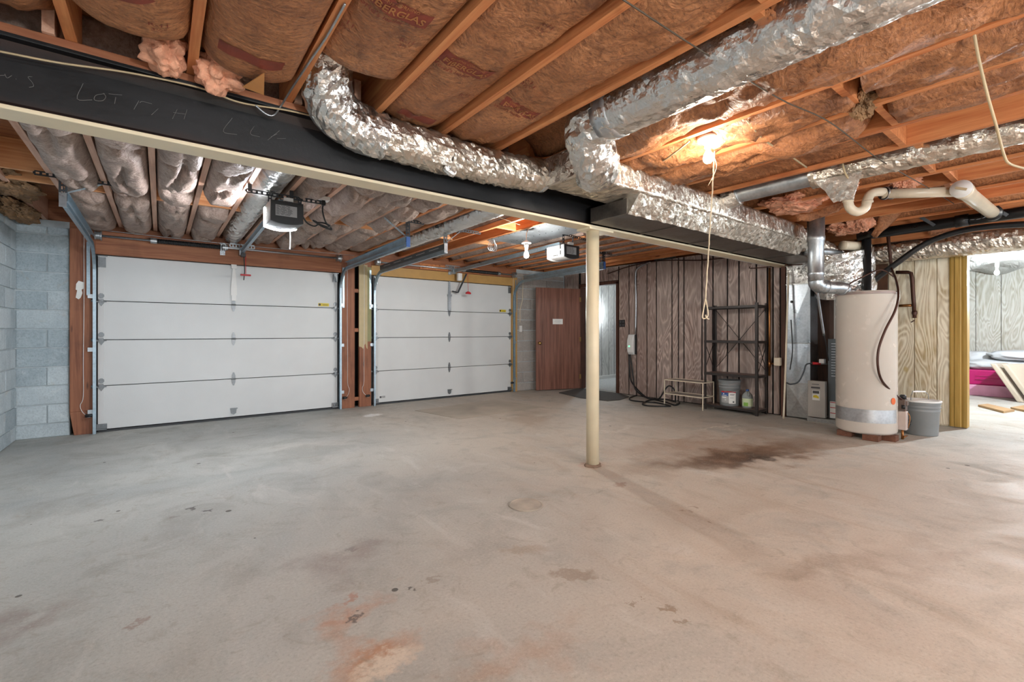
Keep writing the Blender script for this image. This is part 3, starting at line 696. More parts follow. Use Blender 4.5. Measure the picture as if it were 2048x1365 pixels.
ORD = ['first', 'second', 'third', 'fourth', 'fifth', 'sixth', 'seventh', 'eighth', 'ninth', 'tenth', 'eleventh', 'twelfth', 'thirteenth', 'fourteenth', 'fifteenth', 'sixteenth', 'seventeenth', 'eighteenth', 'nineteenth', 'twentieth']
G1 = 'brown paper batts in front of the beam'; G2 = 'mauve paper batts beyond the beam'
near = {}
spec = {  # bay: (y0, y1, sag, wrinkle, ends, ridge, note)
    1: (-4, 2.62, .06, .03, (0, .5), .7, 'crumpled, at the far left corner'),
    2: (-4, 2.45, .09, .010, (0, .16), .25, 'smooth and bellied, second from the left wall'),
    3: (-4, 2.50, .095, .010, (0, .12), .25, 'smooth and bellied, with a torn triangle at its end'),
    4: (-4, 2.24, .045, .014, (0, .1), .4, 'printed, ending at the left foil duct'),
    5: (-4, 2.60, .035, .020, (0, .1), .6, 'with the clearest red print, above the foil duct'),
    6: (-4, 2.60, .035, .024, (0, .1), .7, 'with a light crease, fourth along the foil duct'),
    7: (-4, 2.60, -.12, .01, (0, .2), .3, 'pushed up above the long foil duct'),
    8: (-4, 2.55, .035, .042, (0, 0), 1.0, 'light and crumpled, right of the long foil duct'),
    9: (.84, 2.6, .04, .045, (0, 0), 1.1, 'shiny and crumpled, behind the round bulb base'),
    10: (.88, 2.6, .035, .042, (.1, 0), 1.1, 'gathered and tucked, right of the bulb'),
    11: (.84, 2.6, -.06, .02, (0, 0), .5, 'short and flat, right of the tucked one'),
    12: (-4, 2.6, -.08, .02, (0, 0), .5, 'lifted high into a dark bay on the right'),
}
for i, (y0, y1, sag, wr_, en, rg, note) in spec.items():
    near[i] = batt('insulation_batt', NJ[i], NJ[i + 1], y0, y1, sag, wr_, M['kraft'], i * 1.7 + 2, label='brown kraft paper batt, ' + note, group=G1, ends=en, ridge=rg, zb=2.40 if i < 4 or sag < 0 else 2.425, nx=16, step=.04)
near[19] = batt('insulation_batt', NJ[9], NJ[10], -4, .74, .045, .048, M['kraft'], 33, zb=2.42, label='brown kraft paper batt, glossy, in front of the blocking right of the long duct', group=G1, ridge=.6)
near[20] = batt('insulation_batt', NJ[10], NJ[11], -4, .74, .04, .04, M['kraft'], 44, zb=2.42, label='brown kraft paper batt, long, ending in a torn roll at the blocking', group=G1, ridge=.6, ends=(0, 0))
for i, y0, y1 in ((13, -4, 2.4), (15, -4, 1.0), (17, -4, 2.4)):
    near[i] = batt('insulation_batt', NJ[i], NJ[i + 1], y0, y1, -.1, .02, M['kraft'], i * 1.3, step=.09, label='dark brown batt high in the %s joist bay from the bulb' % {13: 'third', 15: 'fifth', 17: 'seventh'}[i], group=G1, ridge=.5)
far = {}
notes = ['beside the left block wall', 'behind the left track hanger', 'second from the left track hanger', 'bulging, third from the left track hanger', 'fat and smooth, left of the opener duct', 'silvery, right of the opener duct',
         'crumpled, just right of the glowing opener', 'second right of the glowing opener', 'third right of the glowing opener', 'above the right track of the left door', 'left of the far foil duct', 'above the far foil duct', 'right of the far foil duct']
for i in range(1, 13):
    x0, x1 = FJ[i], FJ[i + 1]
    if i == 5: continue
    sg = [.05, .13, .14, .13, .15, .02, .09, .12, .10, .08, .06, -.12, -.05][i]
    rr = random.Random(i * 31)
    e1 = 4.98 if i in (4, 5) else 5.30 if i > 5 else 5.22
    for part, (y0, y1) in enumerate(((2.85, e1), (5.40, 7.02))):
        n_ = 2 if part else 3
        cu = [(k + .5 + rr.uniform(-.32, .32)) / n_ for k in range(n_)] if sg > .05 else None
        batt('insulation_batt', x0, x1, y0, y1, sg, .04 if i < 10 else .02, M['kraft_far'], i * 2.3 + part * 11, nx=16, step=.035, zb=2.43, cuts=cu, ridge=.75, ends=(.1, .14), lobes=.85 if i in (1, 2, 3, 6, 8) else .3, skew=rr.uniform(-3, 3),
             label='mauve kraft paper batt %s, %s the blocking' % (notes[i], 'before' if part == 0 else 'behind'), group=G2)
for i in range(14, 22):
    batt('insulation_batt', FJ[i], FJ[i + 1], 3.0 if i > 15 else 5.1, 7.04, -.06, .02, M['kraft_far'], i * 1.1, step=.1, ridge=.5, label='mauve kraft paper batt above the right opener, number %s from the door corner' % ORD[21 - i], group=G2)
# bare pink ends and fallen tufts
def tuft(name, c, s, m, label, seed, fuzz=1.0, cat='insulation'):
    import bmesh
    b = bmesh.new(); bmesh.ops.create_icosphere(b, subdivisions=5, radius=1)
    for v in b.verts:
        q = v.co.copy(); o_ = Vector((seed, 2, 0))
        k = 1 + .40 * noise.noise(q * 1.5 + o_) + .24 * noise.noise(q * 3.3 + o_) + fuzz * (.14 * noise.noise(q * 8 + o_) + .10 * noise.noise(q * 19) + .07 * noise.noise(q * 40))
        v.co = Vector((q.x * s[0], q.y * s[1], q.z * s[2])) * k
    me = bpy.data.meshes.new(name); b.to_mesh(me); b.free(); me.materials.append(m)
    o = link(name, me, c); return tag(o, label, cat, 'bare glass wool')
tuft('wool_end', (.02, 2.56, 2.385), (.075, .10, .075), M['wool'], 'pink wool end hanging out left of the second joist', 1, .25)
tuft('wool_end', (.215, 2.56, 2.37), (.09, .10, .085), M['wool'], 'pale pink wool end hanging out right of the second joist', 5, .25)
tuft('wool_tuft', (-1.10, 6.5, 2.33), (.12, .45, .07), M['wool_old'], 'matted brown wool on top of the left block wall', 9)
tuft('wool_tuft', (-1.02, 5.75, 2.42), (.17, .5, .07), M['wool_old'], 'matted brown wool in the left corner bay', 12)
tuft('wool_tuft', pt(1690, 374, T=3.95), (.09, .09, .06), M['wool'], 'pink wool tuft around the top of the trap', 15)
tuft('wool_tuft', pt(1808, 360, T=3.9), (.11, .10, .09), M['wool'], 'pink wool tuft hanging over the white drain pipe', 18)
tuft('wool_tuft', pt(1580, 410, T=4.5), (.30, .22, .06), M['wool'], 'pink orange wool strip under the foil duct on the right', 21)
tuft('wool_tuft', pt(1630, 392, T=4.4), (.16, .16, .05), M['wool'], 'pink wool lump beside the hanging foil flap', 22)
tuft('wool_tuft', pt(1690, 458, T=5.4), (.24, .16, .06), M['wool'], 'dark pink wool roll behind the flue pipe', 24)
tuft('wool_tuft', pt(1722, 438, T=5.1), (.09, .12, .13), M['wool'], 'dark pink wool hanging by the black drain', 27)
tuft('wool_tuft', pt(1725, 205, Z=2.40), (.10, .06, .07), M['wool_old'], 'torn brown roll end above the blocking', 30)
tuft('wool_tuft', pt(2030, 130, Z=2.42), (.08, .09, .05), M['wool'], 'pink wool torn out near the dangling cable', 31)
def paper_tongue(pts_top, pts_bot, label, seed, m='kraft'):
    """a loose tongue of batt paper hanging down between two edges"""
    a, b = spline(pts_top, 5), spline(pts_bot, 5); rows = []
    for j in range(7):
        s = j / 6; rows.append([p.lerp(q, s) + Vector((.03 * noise.noise(Vector((i * .5, j * .6, seed))), .02 * noise.noise(Vector((j * .5, i * .4, seed))), .02 * noise.noise(Vector((i * .6, seed, j * .5))) - .03 * math.sin(s * math.pi))) for i, (p, q) in enumerate(zip(a, b))])
    o = MB().loft(rows, False, False).build('paper_tongue', M[m], smooth=True); sm_ = o.modifiers.new('thickness', 'SOLIDIFY'); sm_.thickness = .008
    tag(o, label, 'insulation', 'loose batt paper')
paper_tongue([pt(1765, 405, T=4.9), pt(1760, 430, T=5.0), pt(1742, 470, T=5.2)], [pt(1812, 408, T=4.9), pt(1800, 432, T=5.0), pt(1756, 472, T=5.2)], 'brown paper tongue hanging above the black drain stack', 3)
paper_tongue([pt(1850, 458, T=5.4), pt(1900, 448, T=5.3), pt(1960, 440, T=5.2)], [pt(1868, 470, T=5.4), pt(1910, 466, T=5.3), pt(1965, 458, T=5.2)], 'pale brown paper sagging behind the black drain pipe', 8)
paper_tongue([pt(1590, 432, T=4.5), pt(1640, 420, T=4.4), pt(1690, 398, T=4.3)], [pt(1600, 440, T=4.5), pt(1650, 432, T=4.4), pt(1690, 410, T=4.3)], 'brown paper strip drooping below the pink wool strip', 12)
# torn triangle of paper under the third batt
tt = MB().prism([(.30, 2.42, 2.27), (.39, 2.44, 2.27), (.36, 2.24, 2.275)], (0, 0, .004)).build('paper_flap', plain('bright_kraft', '#c48a52', .6)); tag(tt, 'torn triangle of paper at the end of the third batt', 'paper')

# red print on the paper, laid on the paper's own surface
def print_text(batt_, s, cx, cy, size, m, off=.0022, ang=0, bold=0):
    o, h = batt_
    cu = bpy.data.curves.new('print', 'FONT'); cu.body = s; cu.size = size; cu.align_x = 'CENTER'; cu.align_y = 'CENTER'; cu.resolution_u = 2; cu.offset = bold
    t = bpy.data.objects.new('print', cu); COL.objects.link(t); bpy.context.view_layer.update()
    me = bpy.data.meshes.new_from_object(t.evaluated_get(bpy.context.evaluated_depsgraph_get()))
    bpy.data.objects.remove(t); me.name = 'print'
    ca, sa = math.cos(ang), math.sin(ang); ow = W[o.name]
    for v in me.vertices:
        u, w = v.co.x * ca - v.co.y * sa, v.co.x * sa + v.co.y * ca
        x, y = cx + u, cy - w
        v.co = Vector((x, y, h(x, y) - off - .0006)) - ow
    me.materials.clear(); me.materials.append(m)
    p = bpy.data.objects.new('printed_lettering', me); COL.objects.link(p); p.parent = o; W[p.name] = ow
def print_rect(batt_, cx, cy, w, hgt, m, ang=0, off=.0022, wave=.02):
    o, h = batt_; g = MB(); ca, sa = math.cos(ang), math.sin(ang); rows = []
    for j in range(7):
        r = []
        for i in range(17):
            u = -w / 2 + w * i / 16; v = -hgt / 2 + hgt * j / 6 + wave * math.sin(i / 16 * 6.28) * .4
            x, y = cx + u * ca - v * sa, cy - (u * sa + v * ca); r.append(Vector((x, y, h(x, y) - off)))
        rows.append(r)
    g.loft(rows, False, False); g.build('printed_block', m, o)
KP = plain('kraft_letter', '#a8703f', .55)
def brand(b, cx, cy, s=1.0, full=True):
    print_rect(b, cx, cy, .27 * s, .085 * s, M['print'])
    if full:
        print_text(b, 'FIBERGLAS', cx, cy + .012 * s, .05 * s, KP, .0035, 0, .0006)
        print_text(b, 'OWENS CORNING', cx - .01, cy - .026 * s, .021 * s, KP, .0035)
        print_text(b, "World's leader", cx - .05 * s, cy + .065 * s, .034 * s, M['print'], .0022, 0, .0004)
def rtext(b, cx, cy): print_text(b, 'R-11', cx, cy, .036, M['print'], .0022); print_text(b, '3\u00bd"', cx, cy + .036, .03, M['print'], .0022)
q = pt(800, 15, Z=2.38); brand(near[4], q.x - .01, q.y)
q = pt(935, 132, Z=2.385); brand(near[5], q.x, q.y)
q = pt(1055, 222, Z=2.385); brand(near[6], 1.58, q.y, .9)
q = pt(1272, 288, Z=2.38); brand(near[9], 2.43, q.y, .8)
q = pt(480, 95, Z=2.31); brand(near[3], .31, 2.22, .9, False)
q = pt(860, 220, Z=2.38); brand(near[5], 1.16, 2.40, .8, False)
print_rect(near[2], -.12, 2.05, .2, .08, M['print'], .5)
for b, x, y, z in ((4, 605, 15, 0), (4, 815, 78, 0), (5, 930, 192, 0), (5, 1095, 55, 0), (6, 1060, 172, 0), (2, 318, 15, 0)):
    q = pt(x, y, Z=2.38); X0, X1 = NJ[b] + .05, NJ[b + 1] - .05; rtext(near[b], min(max(q.x, X0), X1), q.y)

# ---------------------------------------------------------------- ducts
def duct(name, pts, r, label, m=None, amp=.010, n=36, step=.02, fr=17, parent=None, smooth=False, cat='duct'):
    o = MB().tube(even(spline(pts, 10), step), r, n, True, amp, fr).build(name, m or M['foil'], parent, smooth)
    return o if parent is not None else tag(o, label, cat)
def band(parent, c, d, r, w=.05, m=None):
    d = Vector(d).normalized(); c = Vector(c)
    MB().tube([c - d * w / 2, c - d * w / 6, c + d * w / 6, c + d * w / 2], r, 24, True, .004, 20).build('tape_band', m or M['tape'], parent, True)
da = thing('flexible_duct', 'wrinkled foil duct elbowing out of a joist bay along the beam', 'duct', (1.4, 2.55, 2.25))
duct('elbow', [(.66, 2.38, 2.56), (.68, 2.46, 2.44), (.74, 2.53, 2.34), (.88, 2.55, 2.285), (1.02, 2.55, 2.27)], .118, '', amp=.018, parent=da)
duct('sleeve', [(1.0, 2.55, 2.27), (1.3, 2.55, 2.262), (1.42, 2.55, 2.26)], .110, '', M['foil_old'], .014, parent=da)
duct('sleeve', [(1.40, 2.55, 2.262), (1.8, 2.55, 2.262), (2.19, 2.50, 2.275)], .105, '', M['foil_old'], .016, parent=da)
band(da, (1.42, 2.55, 2.262), (1, 0, 0), .113, .012, M['wire_dark'])
tuft_o = duct('foil_tail', [(1.40, 2.50, 2.165), (1.42, 2.49, 2.145), (1.45, 2.49, 2.135)], .024, '', amp=.012, n=12, step=.012, parent=da)
band(da, (2.185, 2.5, 2.275), (1, -.1, 0), .115, .03)
tr_ = thing('duct_trunk', 'long foil wrapped rectangular supply duct beside the beam', 'duct', (4, 2.31, 2.18))
MB().tube(even([(2.18, 2.315, 2.275), (5.8, 2.315, 2.275)], .02), 1, 60, True, .006, 15, section=(.186, .094)).build('foil_wrap', M['foil_old'], tr_)
MB().tube([(2.16, 2.315, 2.275), (2.19, 2.315, 2.275)], 1, 30, True, .004, 16, section=(.187, .096)).build('end_cap', M['foil'], tr_)
ap = MB(); rows = []
for j in range(9):
    s = j / 8; rows.append([Vector((2.842 + i * .031, 2.135 + .118 * s + .004 * noise.noise(Vector((i * .9, j, 2))), 2.20 - .147 * s + .008 * noise.noise(Vector((i * .55, j * .8, 5))))) for i in range(102)])
ap.loft([r + [Vector((r[-1].x, 2.30, 2.18)), Vector((r[0].x, 2.30, 2.18))] for r in rows], False); ap.build('foil_apron', M['foil_old'], tr_)
MB().hexa([(2.50, 2.10, 2.19), (2.58, 2.10, 2.19), (2.58, 2.115, 2.2), (2.50, 2.115, 2.2)], [(2.42, 2.12, 2.30), (2.47, 2.12, 2.30), (2.47, 2.13, 2.3), (2.42, 2.13, 2.3)]).build('tape_end', M['tape'], tr_)
db = thing('flexible_duct', 'thick foil duct rising from the trunk and running along a joist bay', 'duct', (2, 1, 2.35))
duct('elbow', [(2.34, 2.14, 2.24), (2.24, 2.02, 2.215), (2.13, 1.95, 2.235), (2.05, 1.92, 2.31), (2.01, 1.86, 2.365), (2.01, 1.70, 2.375)], .128, '', amp=.02, parent=db, fr=13)
duct('sleeve', [(2.01, 1.72, 2.372), (2.0, 1.2, 2.37), (2.0, .55, 2.37), (2.0, .28, 2.37)], .132, '', amp=.008, parent=db)
duct('sleeve', [(2.0, .30, 2.37), (2.0, -.6, 2.37), (2.0, -2.5, 2.37)], .126, '', amp=.008, parent=db, step=.05)
band(db, (2.01, 1.70, 2.372), (0, 1, 0), .137, .11)
band(db, (2.0, .29, 2.37), (0, 1, 0), .131, .012, M['wire_dark'])
rt = thing('return_duct', 'bare sheet metal return duct slung below the foil trunk', 'duct', (4.8, 2.45, 2.055))
MB().box(2.84, 6.76, 2.26, 2.64, 2.055, 2.178).build('casing', M['sheet_dark'], rt, bevel=.006)
for x in (3.5, 4.3, 5.1, 5.9): MB().box(x, x + .03, 2.252, 2.646, 2.048, 2.18).build('seam_cleat', M['sheet_dark'], rt)
fd = thing('foil_duct', 'silver foil duct in the bay above the glowing opener', 'duct', (.745, 5, 2.4))
duct('sleeve', [(.745, 2.82, 2.445), (.745, 4.0, 2.445)], .112, '', amp=.010, parent=fd)
duct('sleeve', [(.745, 3.98, 2.445), (.745, 5.5, 2.44), (.745, 7.0, 2.42)], .112, '', amp=.008, parent=fd)
band(fd, (.745, 4.0, 2.445), (0, 1, 0), .118, .05)
duct('foil_duct', [(2.64, 2.85, 2.40), (2.64, 5, 2.38), (2.64, 7.0, 2.38)], .10, 'slim silver foil duct in a bay above the right garage door', amp=.006)
dc = thing('round_duct', 'round duct, bare metal then foil wrapped, on the right', 'duct', (4.12, 1, 2.4))
duct('bare_pipe', [(4.115, 2.06, 2.385), (4.115, 1.6, 2.385), (4.115, 1.42, 2.385)], .075, '', M['galv'], .0015, parent=dc, smooth=True)
duct('sleeve', [(4.115, 1.45, 2.385), (4.115, .9, 2.38), (4.115, -1.5, 2.38)], .092, '', M['foil_old'], .010, parent=dc)
duct('collar', [(4.115, 2.15, 2.37), (4.115, 2.03, 2.385)], .092, '', amp=.014, parent=dc)
fl = MB(); rows = []
for j in range(7):
    rows.append([Vector((4.03 + .02 * j + .012 * noise.noise(Vector((i, j * .8, 3))), 1.10 + .05 * i + .01 * noise.noise(Vector((i * .7, j, 1))) - .012 * j * (i - 3) * .4, 2.315 - .027 * j + .018 * noise.noise(Vector((i * .9, j * .9, 8))))) for i in range(7)])
fl.loft(rows, False, False); o = fl.build('foil_flap', M['foil'], dc); sm = o.modifiers.new('thickness', 'SOLIDIFY'); sm.thickness = .006
cable('romex_cable', [(4.0, 1.22, 2.44), (4.01, 1.20, 2.33), (4.07, 1.19, 2.285), (4.14, 1.18, 2.285), (4.22, 1.15, 2.34), (4.24, 1.12, 2.44)], .007, M['wire'], 'tan cable looped under the right foil duct')
duct('foil_duct', [(7.47, 2.6, 2.19), (7.47, 1.5, 2.185), (7.47, .2, 2.18), (7.47, -1.5, 2.18)], .135, 'crinkled foil duct over the top of the plywood partition', M['foil_old'], .014)
tag(MB().box(7.25, 7.33, -2, 1.9, 2.28, 2.37).build('ledger_beam', M['joist']), 'orange timber ledger above the foil duct over the partition', 'timber')
# panned joist bay of bright sheet metal
pn = thing('joist_pan', 'bright sheet metal nailed under the joists by the garage bulb', 'sheet metal', (3.75, 3.9, 2.366))
MB().box(3.43, 4.07, 2.86, 5.0, 2.362, 2.371).build('pan_sheet', M['galv'], pn)
nl = MB()
for i in range(18):
    for x in (3.45, 3.75, 4.05): nl.box(x - .004, x + .004, 2.95 + .115 * i, 2.958 + .115 * i, 2.358, 2.362)
nl.build('nail_head', M['galv_dark'], pn)

# ---------------------------------------------------------------- garage door tracks
PROF = [(-.024, 0), (.024, 0), (.024, .026), (.019, .026), (.019, .004), (-.019, .004), (-.019, .026), (-.024, .026)]
def sweep_yz(mb, prof, path, x, flip=1):
    rings = []
    for i, (y, z) in enumerate(path):
        a = path[max(i - 1, 0)]; b = path[min(i + 1, len(path) - 1)]
        d = Vector((0, b[0] - a[0], b[1] - a[1])).normalized(); n = Vector((0, -d.z, d.y))
        rings.append([Vector((x, y, z)) + n * p + Vector((flip * q, 0, 0)) for p, q in prof])
    return mb.loft(rings)
def track(x, inward, zt, yend, label, slots):
    t = thing('garage_track', label, 'track', (x, 6.5, 0))
    r = .32; path = [(6.96, .0), (6.96, 1.0), (6.96, zt - r)]
    for k in range(1, 9):
        a = k / 8 * math.pi / 2; path.append((6.96 - r + r * math.cos(a), zt - r + r * math.sin(a)))
    path += [((6.96 - r) * (1 - s) + yend * s, zt + .03 * s) for s in (.33, .66, 1)]
    sweep_yz(MB(), PROF, path, x, inward).build('rail', M['galv_blue'], t)
    s2 = [(6.90 - r - .05, zt + .07), (yend, zt + .105)]
    m = MB(); z0, z1 = zt + .028, zt + .058
    y0 = 6.96 - r + .05
    for dz, w, o in ((0, .004, 0), (.028, .010, 0), (.056, .004, 0)):
        m.bar((x - inward * .002, y0, zt + .026 + dz), (x - inward * .002, yend, zt + .056 + dz), w, .006)
    m.hexa([(x - .002, y0, zt + .024), (x + .002, y0, zt + .024), (x + .002, y0, zt + .09), (x - .002, y0, zt + .09)], [(x - .002, yend, zt + .054), (x + .002, yend, zt + .054), (x + .002, yend, zt + .12), (x - .002, yend, zt + .12)])
    m.bar((x + inward * .018, y0, zt + .09), (x + inward * .018, yend, zt + .12), .036, .003)
    m.build('stiffener', M['galv_blue'] if not slots else M['greydark'], t)
    if slots:
        sl = MB()
        for k in range(5):
            a = y0 - .15 - k * .36; f = lambda y: zt + .058 + (y0 - y) / (y0 - yend) * .03
            sl.bar((x - .004, a, f(a)), (x - .004, a - .24, f(a - .24)), .003, .010)
        sl.build('slot', M['white'], t)
    m = MB().perf((x, yend + .03, zt + .10), (x, yend + .03, 2.37), .036, .003, (0, 1, 0)).perf((x, yend + .01, zt + .06), (x, yend + .01, 2.37), .05, .003, (1, 0, 0)).perf((x - (.16 if x < 0 else .12 if inward > 0 else .10), yend + .03, 2.362), (x + (.30 if x < 0 else .5 if inward > 0 else .2), yend + .03, 2.362), .036, .003, (0, 0, 1))
    m.build('hanger', M['galv_dark'], t)
    MB().perf((x, yend + .03, zt + .12), (x + inward * .24, yend + .06, 2.36), .032, .003, (0, 1, 0)).build('brace', M['galv_blue'], t)
    MB().box(x - .022, x + .022, yend - .004, yend + .004, zt + .01, zt + .12).build('end_stop', M['blue'] if inward < 0 else M['galv'], t)
    for z in (.25, .95, 1.55): MB().bar((x - inward * .02, 6.97, z), (x - inward * .02, 6.992, z), .05, .045).build('jamb_bracket', M['galv'], t)
    MB().bar((x - inward * .04, 6.985, zt - .55), (x - inward * .04, 6.985, zt + .05), .03, .006, (0, 1, 0)).build('flag_bracket', M['galv_blue'], t)
track(-.600, 1, 2.11, 4.95, 'left track of the left garage door with a perforated hanger', False)
track(2.135, -1, 2.06, 4.64, 'right track of the left garage door, ribbed and blue-grey', False)
track(2.625, 1, 2.055, 4.69, 'left track of the right garage door with slotted stiffener', True)
track(5.395, -1, 2.10, 4.72, 'right track of the right garage door above the brown door', False)
def torsion(x0, x1, s0, s1, xm, label):
    t = thing('torsion_spring', label, 'spring', ((x0 + x1) / 2, 6.91, 2.23))
    MB().tube([(x0 - .03, 6.91, 2.23), (x1 + .03, 6.91, 2.23)], .0127, 12).build('shaft', M['galv'], t, True)
    n = int((s1 - s0) / .012); pts = [(s0 + (s1 - s0) * i / n, 6.91, 2.23) for i in range(n + 1)]
    MB().tube(pts, [.030 - (.005 if i % 2 else 0) for i in range(n + 1)], 14).build('coil', M['black'], t)
    for s in (s0, s1): MB().lathe([(.034, -.03), (.034, .03)], (s, 6.91, 2.23), 14, 'x').build('cone', M['galv'], t)
    for x in (x0 + .015, x1 - .015): MB().lathe([(.03, -.035), (.052, -.03), (.045, -.02), (.045, .015), (.055, .02), (.055, .03)], (x, 6.91, 2.23), 18, 'x').build('cable_drum', M['galv'], t)
    b = MB().box(xm - .028, xm + .028, 6.985, 6.994, 2.14, 2.30).box(xm - .028, xm - .022, 6.88, 6.99, 2.19, 2.27).box(xm + .022, xm + .028, 6.88, 6.99, 2.19, 2.27)
    for z in (2.155, 2.285):
        b.lathe([(.008, -.01), (.008, 0)], (xm, 6.985, z), 6, 'y')
    b.build('bearing_bracket', M['galv'], t)
    return t
torsion(D1[0], D1[1], -.06, .66, .64, 'shaft and black spring over the left garage door')
torsion(D2[0], D2[1], 4.22, 4.98, 3.99, 'shaft and black spring over the right garage door')

# ---------------------------------------------------------------- garage door openers
def opener(x, y0, zc, label, lit, handle_label):
    t = thing('garage_opener', label, 'garage opener', (x, y0 + .2, zc - .1))
    w, d, h = .128, .34, .09 if lit else .078
    # body: bowed lower face
    sec = []
    for k in range(13):
        a = -1 + 2 * k / 12; sec.append((x + w * a, zc - h - .022 * (1 - a * a)))
    sec += [(x + w, zc + h * .9), (x - w, zc + h * .9)]
    MB().prism([(px, y0 + .012, pz) for px, pz in sec], (0, d - .03, 0)).build('housing', M['greydark'] if lit else plain('opener_grey', '#9a9795', .45), t, bevel=.004)
    MB().prism([(px * .985 + x * .015, y0, pz * .985 + zc * .015) for px, pz in sec], (0, .014, 0)).build('end_panel', M['black'], t, label='black rear panel')
    lb = MB().box(x - .09, x + .075, y0 - .002, y0 + .002, zc - .045, zc + .045).build('rating_label', plain('silver_label', '#8e8f90', .5), t)
    ln = MB(); rr = random.Random(3)
    for i in range(9):
        z = zc + .036 - i * .009; a = x - .085
        for k in range(3):
            L_ = rr.uniform(.02, .045); ln.box(a, a + L_, y0 - .0035, y0 - .001, z, z + .004); a += L_ + .008
    ln.build('label_print', M['ink'], lb)
    lens = MB(); s2 = [(px, pz - .002) for px, pz in sec[:13]]
    lens.prism([(px, y0 + .255, pz) for px, pz in [(x - w - .0015, zc + h * .8)] + [(q[0] * 1.0 - .0015 * (1 if k < 2 else 0), q[1]) for k, q in enumerate(s2)] + [(x + w, zc - h - .002)] + [(q[0], q[1] + .011) for q in reversed(s2)] + [(x - w - .001, zc + h * .8)]], (0, .05, 0))
    lens.build('light_lens', glow('led_lens', '#f4f8ff', LED_OPENER / (math.pi * .05)) if lit else M['white'], t)
    if not lit:
        v = MB()
        for (a, b) in ((.06, .05), (.33, .04), (.06, -.02)): v.box(x - w - .003, x - w + .002, y0 + a, y0 + a + .02, zc + b - .03, zc + b + .02)
        for k in range(4): v.box(x - w - .003, x - w + .002, y0 + .12 + k * .02, y0 + .13 + k * .02, zc - .06, zc - .045)
        v.build('side_slot', M['black'], t)
    MB().bar((x, y0 + d * .6, zc + h + .03), (x, 6.93, 2.19), .032, .042).bar((x, y0 + d * .6, zc + h + .055), (x, 6.93, 2.215), .05, .006).build('opener_rail', M['galv_blue'], t)
    MB().box(x - .03, x + .03, 6.90, 6.99, 2.15, 2.24).perf((x - .13, 6.97, 2.275), (x + .15, 6.97, 2.275), .06, .003).build('header_bracket', M['galv'], t)
    hb = MB(); ym = y0 + .10
    if lit:
        hb.perf((x - .29, ym, 2.312), (x + .33, ym, 2.312), .036, .003, (0, 0, 1), .038)
        for q in (-.264, .053): hb.bar((x + q, ym, 2.31), (x + q, ym, 2.374), .03, .004, (0, 1, 0))
        for q in (-.115, .12): hb.perf((x + q, ym, 2.312), (x + q, ym, zc + h * .85), .03, .003, (1, 0, 0), .03)
    else:
        hb.perf((x - .05, ym, 2.55), (x - .05, ym, zc + h), .034, .003, (1, 0, 0), .036).perf((x - .05, ym, 2.37), (x + .42, ym, 2.34), .03, .003, (0, 0, 1), .036)
        hb.bar((x + .12, ym, 2.35), (x + .10, ym, zc + h), .02, .004)
    hb.build('hanger_strap', M['galv_dark'], t)
    MB().box(x - .02, x + .05, y0 + .02, y0 + .06, zc + h, zc + h + .03).build('socket_plate', M['white'], t)
    # trolley arm and red release handle
    if lit:
        MB().tube(spline([(x + .01, 6.84, 2.14), (x + .02, 6.85, 1.95), (x + .01, 6.84, 1.82)], 5), .006, 6).box(x - .02, x + .03, 6.82, 6.88, 2.12, 2.17).build('trolley_arm', M['black'], t)
        MB().tube([(x + .03, 6.83, 2.15), (x + .03, 6.83, 1.90)], .004, 6).build('release_cord', M['red'], t)
        MB().box(x - .03, x + .09, 6.815, 6.845, 1.875, 1.897).build('release_handle', M['red'], t, bevel=.006)
    else:
        MB().bar((x + .17, 6.78, 2.15), (x + .07, 6.90, 1.83), .03, .006, (0, 1, 0)).bar((x + .07, 6.9, 1.83), (x + .02, 7.0, 1.86), .02, .02).build('trolley_arm', M['galv_dark'], t)
        MB().box(x + .02, x + .1, 6.80, 6.86, 2.03, 2.16).build('trolley', M['white'], t, bevel=.01)
        MB().tube([(x + .17, 6.75, 2.16), (x + .19, 6.75, 1.83)], .0035, 6).build('release_cord', M['red'], t)
        MB().prism([(x + .14, 6.74, 1.80), (x + .24, 6.74, 1.80), (x + .24, 6.74, 1.825), (x + .205, 6.74, 1.845), (x + .17, 6.74, 1.845), (x + .14, 6.74, 1.825)], (0, .025, 0)).build('release_handle', M['red'], t, bevel=.005)
    return t
op1 = opener(.85, 4.22, 2.165, 'black garage opener with glowing white lens over the left door', True, '')
op2 = opener(4.03, 4.05, 2.15, 'pale garage opener with black end, left of the cream post', False, '')
OX, OY = .03, .60
cable('opener_cord', [Vector(p) + Vector((OX, OY, -.0)) for p in [(.95, 3.72, 2.19), (1.0, 3.74, 2.12), (1.07, 3.76, 2.10), (1.10, 3.75, 2.13), (1.05, 3.72, 2.14), (1.14, 3.74, 2.10), (1.22, 3.75, 2.09), (1.16, 3.73, 2.13), (1.08, 3.70, 2.12), (1.17, 3.72, 2.10), (1.20, 3.74, 2.12), (1.15, 3.70, 2.14), (1.13, 3.72, 2.24), (1.14, 3.73, 2.31)]], .007, M['black'], 'black power cord bundled beside the glowing opener', 'cord')
pg = thing('ceiling_outlet', 'small white ceiling outlet with the opener plug', 'outlet', (1.17, 4.33, 2.33))
MB().box(1.12, 1.22, 4.30, 4.38, 2.335, 2.37).build('outlet_box', M['white'], pg, bevel=.003)
MB().box(1.155, 1.185, 4.315, 4.345, 2.29, 2.336).build('plug', M['black'], pg, bevel=.004)
o = MB().tube(spline([(.92, 4.45, 2.055), (.922, 4.45, 1.98), (.918, 4.45, 1.885)], 4), .005, 6).build('antenna_wire', M['white']); tag(o, 'short white wire dangling under the glowing opener', 'wire')

